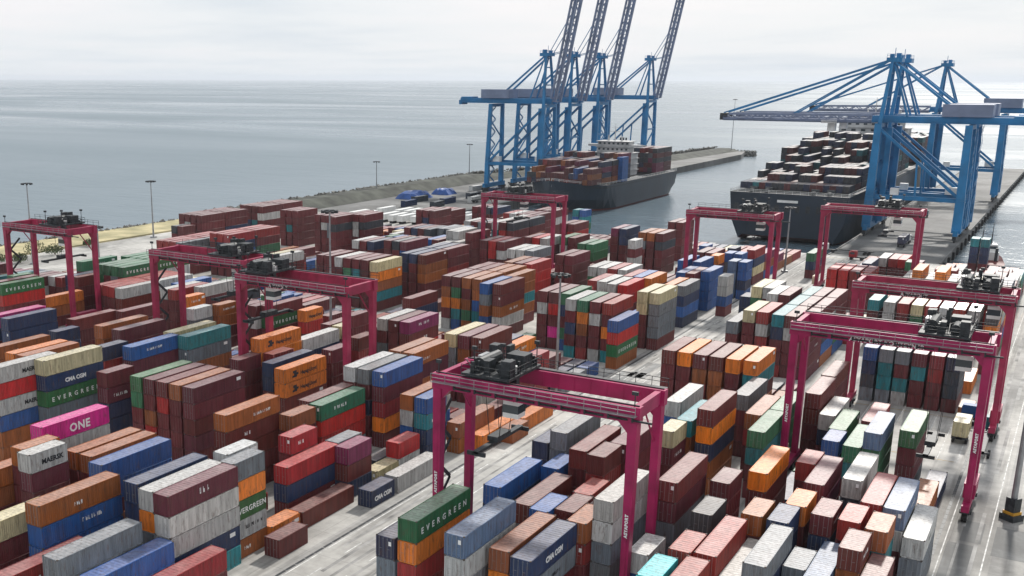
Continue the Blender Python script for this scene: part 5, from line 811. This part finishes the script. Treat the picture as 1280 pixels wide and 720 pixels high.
def superstructure(t, y, w_, zb, zt, depth, x=0, funnel=None):
    mb = MB(); n = max(3, int((zt - zb) / 3)); hz = (zt - zb) / n
    for k in range(n): kk = 1 if k < n - 2 else .82; mb.box(x - w_ * kk, x + w_ * kk, y + (0 if k < n - 1 else 1), y + depth - (0 if k < n - 2 else 1.5), zb + k * hz, zb + (k + 1) * hz - .35); mb.box(x - w_ * kk - .6, x + w_ * kk + .6, y - .7, y + depth + .7, zb + (k + 1) * hz - .35, zb + (k + 1) * hz - .1)
    mb.box(x - w_ * 1.35, x + w_ * 1.35, y + 1.5, y + depth * .6, zt - hz - .1, zt - hz + 1.1)
    b = mb.build('superstructure', SHIPW, t)
    wn = MB()
    for k in range(n):
        kk = 1 if k < n - 2 else .82; m_ = 7
        for j in range(m_): xx = x - w_ * kk + (j + .3) * 2 * w_ * kk / m_; wn.box(xx, xx + 2 * w_ * kk / m_ * .45, y - .06 + (0 if k < n - 1 else 1), y + (0 if k < n - 1 else 1) + .02, zb + (k + .38) * hz, zb + (k + .72) * hz)
    wo = wn.build('window', GLASS, b); wo['kind'] = 'stuff'
    mb = MB(); mb.tube((x, y + 3, zt), (x, y + 3, zt + 9), .35, .12, 6); mb.bar((x - 3, y + 3, zt + 5), (x + 3, y + 3, zt + 5), .2); mb.bar((x - 1.8, y + 3, zt + 7.2), (x + 1.8, y + 3, zt + 7.2), .18); mb.tube((x + 4, y + 3, zt), (x + 4, y + 3, zt + 2.4), .5, .5, 8); mb.tube((x - 4, y + 4, zt), (x - 4, y + 4, zt + 3), .7, .3, 8); mb.build('radar_mast', SHIPW, t)
    mb = MB(); mb.box(x - 3.2, x + 3.2, y + depth + 2, y + depth + 9, zb, zt - 1); fn = mb.build('funnel', funnel or HULLR, t)
    mb = MB(); [mb.tube((x + dx, y + depth + 5.5, zt - 1), (x + dx, y + depth + 5.5, zt + 1.2), .5, n=8) for dx in (-1.6, 0, 1.6)]; mb.build('exhaust_pipe', DARK, fn)
def cargo(t, cx, wide, y0, y1, zd, tiers, pal, seed, skip=()):
    rd = random.Random(seed); items = []; y = y0; k = 0; n = int(wide / 2.5)
    while y + 12.2 < y1:
        if k not in skip:
            for r in range(n):
                x = -n * 2.5 / 2 + r * 2.5; h_ = tiers(k, r, n, rd)
                for q in range(h_): items.append((x, y, zd + q * TP, '4', rd.choice(pal)))
        y += 13.6 if k % 2 else 12.6; k += 1
    o = joined_containers('deck_cargo', items, t, .62); return o  # deck cargo paint is darkened to stand in for its backlit shade
t1, s1 = hull('container_ship', 'dark hulled container ship alongside the left quay with a white bridge near its far end', -240, -200, 482, 612, 9.0, False)
cargo(t1, 0, 37, 10, 66, 9.7, lambda k, r, n, rd: [3, 4, 4, 5, 4, 4][min(k, 5)] + rd.choice([0, 0, 0, -1, -1]), 'mmmmmMrnnbnkna', 5)
cargo(t1, 0, 37, 101, 129, 9.7, lambda k, r, n, rd: 5 - (rd.random() < .2), 'mmkyrnkM', 6)
superstructure(t1, 79, 11, 9.4, 27.5, 10, funnel=SHIPB)
mb = MB(); mb.box(16.5, 19.6, 44, 52, 9.1, 21.5); mb.build('lashing_tower', SHIPB, t1)
t2, s2 = hull('container_ship', 'large dark teal container ship seen from its flat stern at the right quay', -123, -77, 446, 760, 15.6, True)
def tiers2(k, r, n, rd): return max(1, min(7, [1, 2, 3, 3, 4, 5, 6, 6, 7, 7, 6, 6][min(k, 11)] - (1 if r < 2 and k < 3 else 0) - rd.choice([0, 0, 0, 0, 1, 1, 2])))
cargo(t2, 0, 44, 8, 172, 16.4, tiers2, 'mmnnnnkkknktkm', 8)
cargo(t2, 0, 44, 205, 290, 16.4, lambda k, r, n, rd: 5 - (rd.random() < .3), 'mmmnnnkbtkr', 9)
superstructure(t2, 178, 17, 16, 42, 13, funnel=HULLR)
mb = MB()
for xx in (-15, -9, 9, 15): mb.tube((xx, 3, 15.6), (xx, 3, 17), .8, n=8); mb.tube((xx - 1.5, 6, 16.6), (xx + 1.5, 6, 16.6), 1.0, n=10)
mb.build('mooring_winch', DARK, t2)
mb = MB()
for xx in range(-20, 21, 4): mb.box(xx - .8, xx + .8, -.12, 0.02, 8.5, 11.2)
mb.build('stern_opening', DARK, t2)
mb = MB(); mb.box(-4, 4, -.14, 0.02, 12.2, 13.2); mb.build('name_board', WHITE, t2)
# tug and work boat off the right quay
def tug(x, y, rz, label, s=1.0):
    t = thing('tug_boat', label, 'tug boat', (x, y, SEA_Z), rz, 'small vessels by the right quay'); secs = []
    mb = MB(); Ln = 26 * s
    for i in range(13): b = i / 12; wt = 4.2 * s * (1 if b < .6 else max(.05, 1 - ((b - .6) / .4) ** 2)) * (.85 + .15 * min(1, b * 6)); secs.append([(-wt, b * Ln, 2.2 * s + b * b * 1.6 * s), (-wt * .8, b * Ln, -.6), (wt * .8, b * Ln, -.6), (wt, b * Ln, 2.2 * s + b * b * 1.6 * s)])
    for a, b in zip(secs, secs[1:]):
        for k in range(3): mb.quad([a[k], b[k], b[k + 1], a[k + 1]], 0)
        mb.quad([a[0], a[3], b[3], b[0]], 1)
    mb.quad(secs[0][::-1], 0); mb.quad(secs[-1], 0); mb.build('hull', [HULL, HULLR], t)
    mb = MB(); mb.box(-2.6 * s, 2.6 * s, 10 * s, 18 * s, 2.4 * s, 5.2 * s); mb.box(-2 * s, 2 * s, 12 * s, 16.5 * s, 5.2 * s, 7.8 * s); wh = mb.build('wheelhouse', WHITE, t)
    mb = MB(); mb.box(-2.04 * s, 2.04 * s, 11.95 * s, 16.55 * s, 6.2 * s, 7.2 * s); mb.build('window', GLASS, wh)
    mb = MB(); mb.tube((0, 13 * s, 7.8 * s), (0, 13 * s, 15 * s), .22, .08, 6); mb.bar((-1.4, 13 * s, 11 * s), (1.4, 13 * s, 11 * s), .14); mb.tube((-1.6 * s, 8.4 * s, 2.4 * s), (-1.6 * s, 8.4 * s, 7 * s), .5 * s, n=8); mb.tube((1.6 * s, 8.4 * s, 2.4 * s), (1.6 * s, 8.4 * s, 7 * s), .5 * s, n=8); mb.build('mast', DARK, t)
tug(-24, 418, .15, 'dark tug boat with a tall mast in the water right of the quay'); tug(-30, 452, .1, 'smaller work boat moored against the right quay wall', .7)

# ------------------------------------------------------------------ lighting masts
def mast(x, y, hgt, label, r=.35, heads=8, base=False):
    t = thing('lighting_mast', label, 'lighting mast', (x, y, 0), random.uniform(0, 1), 'floodlight masts')
    mb = MB(); mb.tube((0, 0, 0), (0, 0, hgt), r, r * .45, 10); mb.box(-.9, .9, -.9, .9, 0, .5); mb.build('pole', STEEL, t)
    mb = MB(); n = 12
    for i in range(n): a, b = 2 * PI * i / n, 2 * PI * (i + 1) / n; mb.bar((1.3 * math.cos(a), 1.3 * math.sin(a), hgt - .3), (1.3 * math.cos(b), 1.3 * math.sin(b), hgt - .3), .14)
    mb.bar((-1.3, 0, hgt - .3), (1.3, 0, hgt - .3), .12); mb.bar((0, -1.3, hgt - .3), (0, 1.3, hgt - .3), .12); mb.build('head_ring', DARK, t)
    for i in range(heads): a = 2 * PI * i / heads; mb = MB(); cx, cy = 1.55 * math.cos(a), 1.55 * math.sin(a); mb.box(cx - .32, cx + .32, cy - .32, cy + .32, hgt - .75, hgt - .25); mb.build('floodlight', DARK, t)
    if base: mb = MB(); mb.box(-1.1, 1.1, -1.1, 1.1, 0, .9); mb.build('guard_block', DARK, t); mb = MB(); mb.box(-.85, .85, -.85, .85, .9, 1.3); mb.build('warning_band', YEL, t); mb = MB(); mb.box(-.7, .7, -.7, .7, 1.3, 3.3); mb.build('switch_cabinet', DARK, t)
for a in ((-301.4, 295, 22.2, 'slim mast on the left shore between the two left gantry cranes'), (-290.7, 229, 27, 'leftmost slim mast behind the leftmost gantry crane'), (-318, 476, 17.8, 'mast on the embankment left of the quay cranes, shorter of two'), (-318, 578, 22, 'mast on the embankment just left of the nearest raised-boom crane'),
          (-262.4, 944, 44, 'tall thin beacon mast at the tip of the breakwater'), (-135, 184, 33, 'pale mast rising through the left middle of the yard'), (-80.2, 182, 25, 'mast in front of the tall mixed stack beside the road'), (-249.9, 221.4, 16.7, 'short mast just right of the leftmost gantry crane'), (-78.2, 354, 21, 'mast between the two far red gantry cranes')):
    mast(*a)
mast(-2.6, 165, 36, 'thick dark mast with yellow-banded guard block at the right edge', .45, 8, True)

# ------------------------------------------------------------------ trucks, trailers, tarpaulin heaps
def make_truck(x, y, rz, label, cabpaint, load=None):
    t = thing('terminal_truck', label, 'truck', (x, y, 0), rz, 'terminal trucks')
    mb = MB(); mb.box(-.45, .45, 0, 12.6, 1.05, 1.4); mb.box(-1.2, 1.2, 0, .5, 1.1, 1.4); mb.box(-1.2, 1.2, 11.4, 11.9, 1.1, 1.4); mb.build('chassis', DARK, t)
    mb = MB(); mb.box(-.5, .5, 12.2, 17.6, .7, 1.1); mb.build('tractor_frame', DARK, t)
    mb = MB(); mb.box(-1.2, 1.2, 15.2, 17.7, 1.0, 2.9); mb.box(-1.1, 1.1, 15.3, 17.2, 2.9, 3.15); c = mb.build('cab', cabpaint, t)
    mb = MB(); mb.box(-1.22, 1.22, 15.9, 17.3, 2.0, 2.7); mb.box(-1.05, 1.05, 17.65, 17.73, 1.9, 2.75); mb.build('window', GLASS, c)
    for yy in (1.6, 2.9, 13.6, 16.9):
        for sx in (-1, 1): mb = MB(); mb.tube((sx * 1.2, yy, .52), (sx * .8, yy, .52), .52, n=12); mb.build('wheel', RUBBER, t)
    for sx in (-.8, .8): mb = MB(); mb.box(sx - .15, sx + .15, 17.7, 17.76, 1.15, 1.4); mb.build('headlight', WHITE, t)
    if load:
        make_container(x - CW / 2 * math.cos(rz), y + .3, 1.4, load[0], load[1], load[2], True)
SHIPRED = mat('truck_red_paint', srgb(150, 40, 45), .4)
make_truck(-12.4, 196, 0, 'terminal truck with dark cab waiting under the big right crane', SHIPB, ('2', 'c', 'cream short container riding on the truck under the big right crane'))
make_truck(-8.6, 190, 0, 'teal truck with empty trailer at the right end of the big crane', mat('truck_teal_paint', srgb(40, 110, 125), .4))
make_truck(-60, 405, PI / 2, 'white truck turning at the near end of the right quay', WHITE)
make_truck(-48, 392, PI / 2, 'red cab truck crossing behind the right block', SHIPRED)
make_truck(-55, 430, 0, 'white truck under the near crane of the right quay', WHITE, ('4', 'n', 'navy long container on a truck under the near right quay crane'))
make_truck(-60, 520, 0, 'teal truck farther out on the right quay', mat('truck_turquoise_paint', srgb(40, 120, 130), .4))
make_truck(-256, 470, 0, 'white truck on the left quay apron beside the ship', WHITE)
def car(x, y, rz, label, m_):
    t = thing('parked_car', label, 'car', (x, y, 0), rz, 'cars and vans about the yard')
    mb = MB(); mb.box(-.88, .88, 0, 4.3, .35, .95); mb.box(-.86, .86, .15, 4.1, .95, 1.0); mb.build('body', m_, t)
    mb = MB(); b = len(mb.v); mb.v += [(-.82, .5, 1.0), (.82, .5, 1.0), (.82, 3.2, 1.0), (-.82, 3.2, 1.0), (-.68, 1.0, 1.5), (.68, 1.0, 1.5), (.68, 2.5, 1.5), (-.68, 2.5, 1.5)]
    for q in ((4, 5, 6, 7), (0, 1, 5, 4), (1, 2, 6, 5), (2, 3, 7, 6), (3, 0, 4, 7)): mb.f.append(q); mb.mi.append(0)
    mb.build('cabin', GLASS, t); mb = MB(); mb.box(-.66, .66, 1.05, 2.45, 1.5, 1.53); mb.build('roof', m_, t)
    for yy in (.8, 3.4):
        for sx in (-1, 1): mb = MB(); mb.tube((sx * .9, yy, .32), (sx * .66, yy, .32), .32, n=10); mb.build('wheel', RUBBER, t)
car(3.2, 152, .05, 'white pickup parked below the thick mast at the right edge', WHITE)
# parked white trailers in rows beyond the yard
k = 0
for r_ in range(2):
    for j in range(11):
        x = -268 + j * 5.0 + r_ * 2 + random.uniform(-.5, .5); y = 382 + r_ * 17.5 + random.uniform(-1.5, 1.5)
        if (r_ == 0 and x > -225) or random.random() < .15: continue
        t = thing('parked_trailer', 'white parked box trailer, %s from the left in the %s row past the yard' % (ORD[j + 1], ['nearest', 'middle', 'farthest'][r_]), 'trailer', (x, y, 0), 0, 'white trailers parked beyond the yard')
        mb = MB(); mb.box(-1.25, 1.25, 0, 12.5, 1.1, 3.6)
        for q in range(12): mb.box(-1.28, 1.28, .3 + q, .38 + q, 1.15, 3.55)
        mb.build('box_body', WHITE, t)
        mb = MB(); [mb.tube((-1.15, yy, .5), (1.15, yy, .5), .5, n=8) for yy in (1.5, 2.8, 10.5)]; mb.build('wheels', RUBBER, t)
def heap(x, y, lx, ly, hgt, seed, m_, name, label, cat):
    rd = random.Random(seed); nx, ny = 12, 9; V = []; F = []
    for i in range(nx):
        for j in range(ny):
            u, v = i / (nx - 1), j / (ny - 1); e = min(u, 1 - u, v, 1 - v) * 2; z = hgt * min(1, e * 3.2) * (.8 + .2 * rd.random()); V.append(((u - .5) * lx + rd.uniform(-.3, .3), (v - .5) * ly + rd.uniform(-.3, .3), z))
    for i in range(nx - 1):
        for j in range(ny - 1): F.append((i * ny + j, (i + 1) * ny + j, (i + 1) * ny + j + 1, i * ny + j + 1))
    me = bpy.data.meshes.new(name); me.from_pydata(V, [], F); me.materials.append(m_); o = link(name, me, None, (x, y, 0)); tag(o, label, cat, None)
heap(-293, 474, 13, 18, 3.8, 1, TARP, 'tarpaulin_heap', 'large bright blue tarpaulin over cargo by the embankment', 'tarpaulin')
heap(-290, 500, 10, 12, 3.2, 2, TARP, 'tarpaulin_heap', 'smaller blue tarpaulin heap beyond the large one', 'tarpaulin')
# stacked hatch covers and gear on the left apron
for i, (x, y, c_) in enumerate(((-262, 440, 'k'), (-266, 456, 'n'), (-258, 470, 'w'), (-268, 486, 'k'), (-262, 500, 'y'), (-270, 515, 'n'), (-282, 455, 'k'), (-276, 436, 'n'), (-285, 520, 'w'))):
    t = thing('flat_rack_stack', '%s stack of flat racks on the left apron, %s from the yard' % (PAINT[c_][1], ORD[i + 1]), 'flat racks', (x, y, 0), random.uniform(-.1, .1), 'flat racks on the left apron')
    mm = mat('flat_rack_paint', srgb(*PAINT[c_][0]), .6)
    for q in range(4): mb = MB(); mb.box(-1.2, 1.2, 0, 12, q * .75, q * .75 + .5); mb.box(-1.2, 1.2, 0, .3, q * .75 + .5, q * .75 + .75); mb.box(-1.2, 1.2, 11.7, 12, q * .75 + .5, q * .75 + .75); mb.build('flat_rack', mm, t)
# fender blocks along the quay walls
for nm, x, ys, lab in (('quay_fender', -38 + .3, range(405, 865, 14), 'right'), ):
    mbf = MB()
    for yy in ys: mbf.box(x - .3, x + .5, yy, yy + 2.2, -3.4, -.6)
    o = mbf.build('quay_fenders', RUBBER); o['kind'] = 'stuff'; tag(o, 'row of black rubber fenders along the outer face of the right quay', 'fenders')

# ------------------------------------------------------------------ haze over the water
mb = MB(); mb.box(-46000, 46000, -4500, 46000, -10.2, 150)
hz = mb.build('haze', bpy.data.materials.new('sea_haze')); hz['kind'] = 'stuff'; hz['label'] = 'thin pale haze over the sea and the far quays'
hm = hz.data.materials[0]; hm.use_nodes = True; hn = hm.node_tree; hn.nodes.clear()
ho = hn.nodes.new('ShaderNodeOutputMaterial'); hv = hn.nodes.new('ShaderNodeVolumePrincipled'); hv.inputs['Color'].default_value = (.86, .92, 1, 1); hv.inputs['Density'].default_value = 0.000045; hv.inputs['Anisotropy'].default_value = .2
hn.links.new(hv.outputs[0], ho.inputs['Volume'])
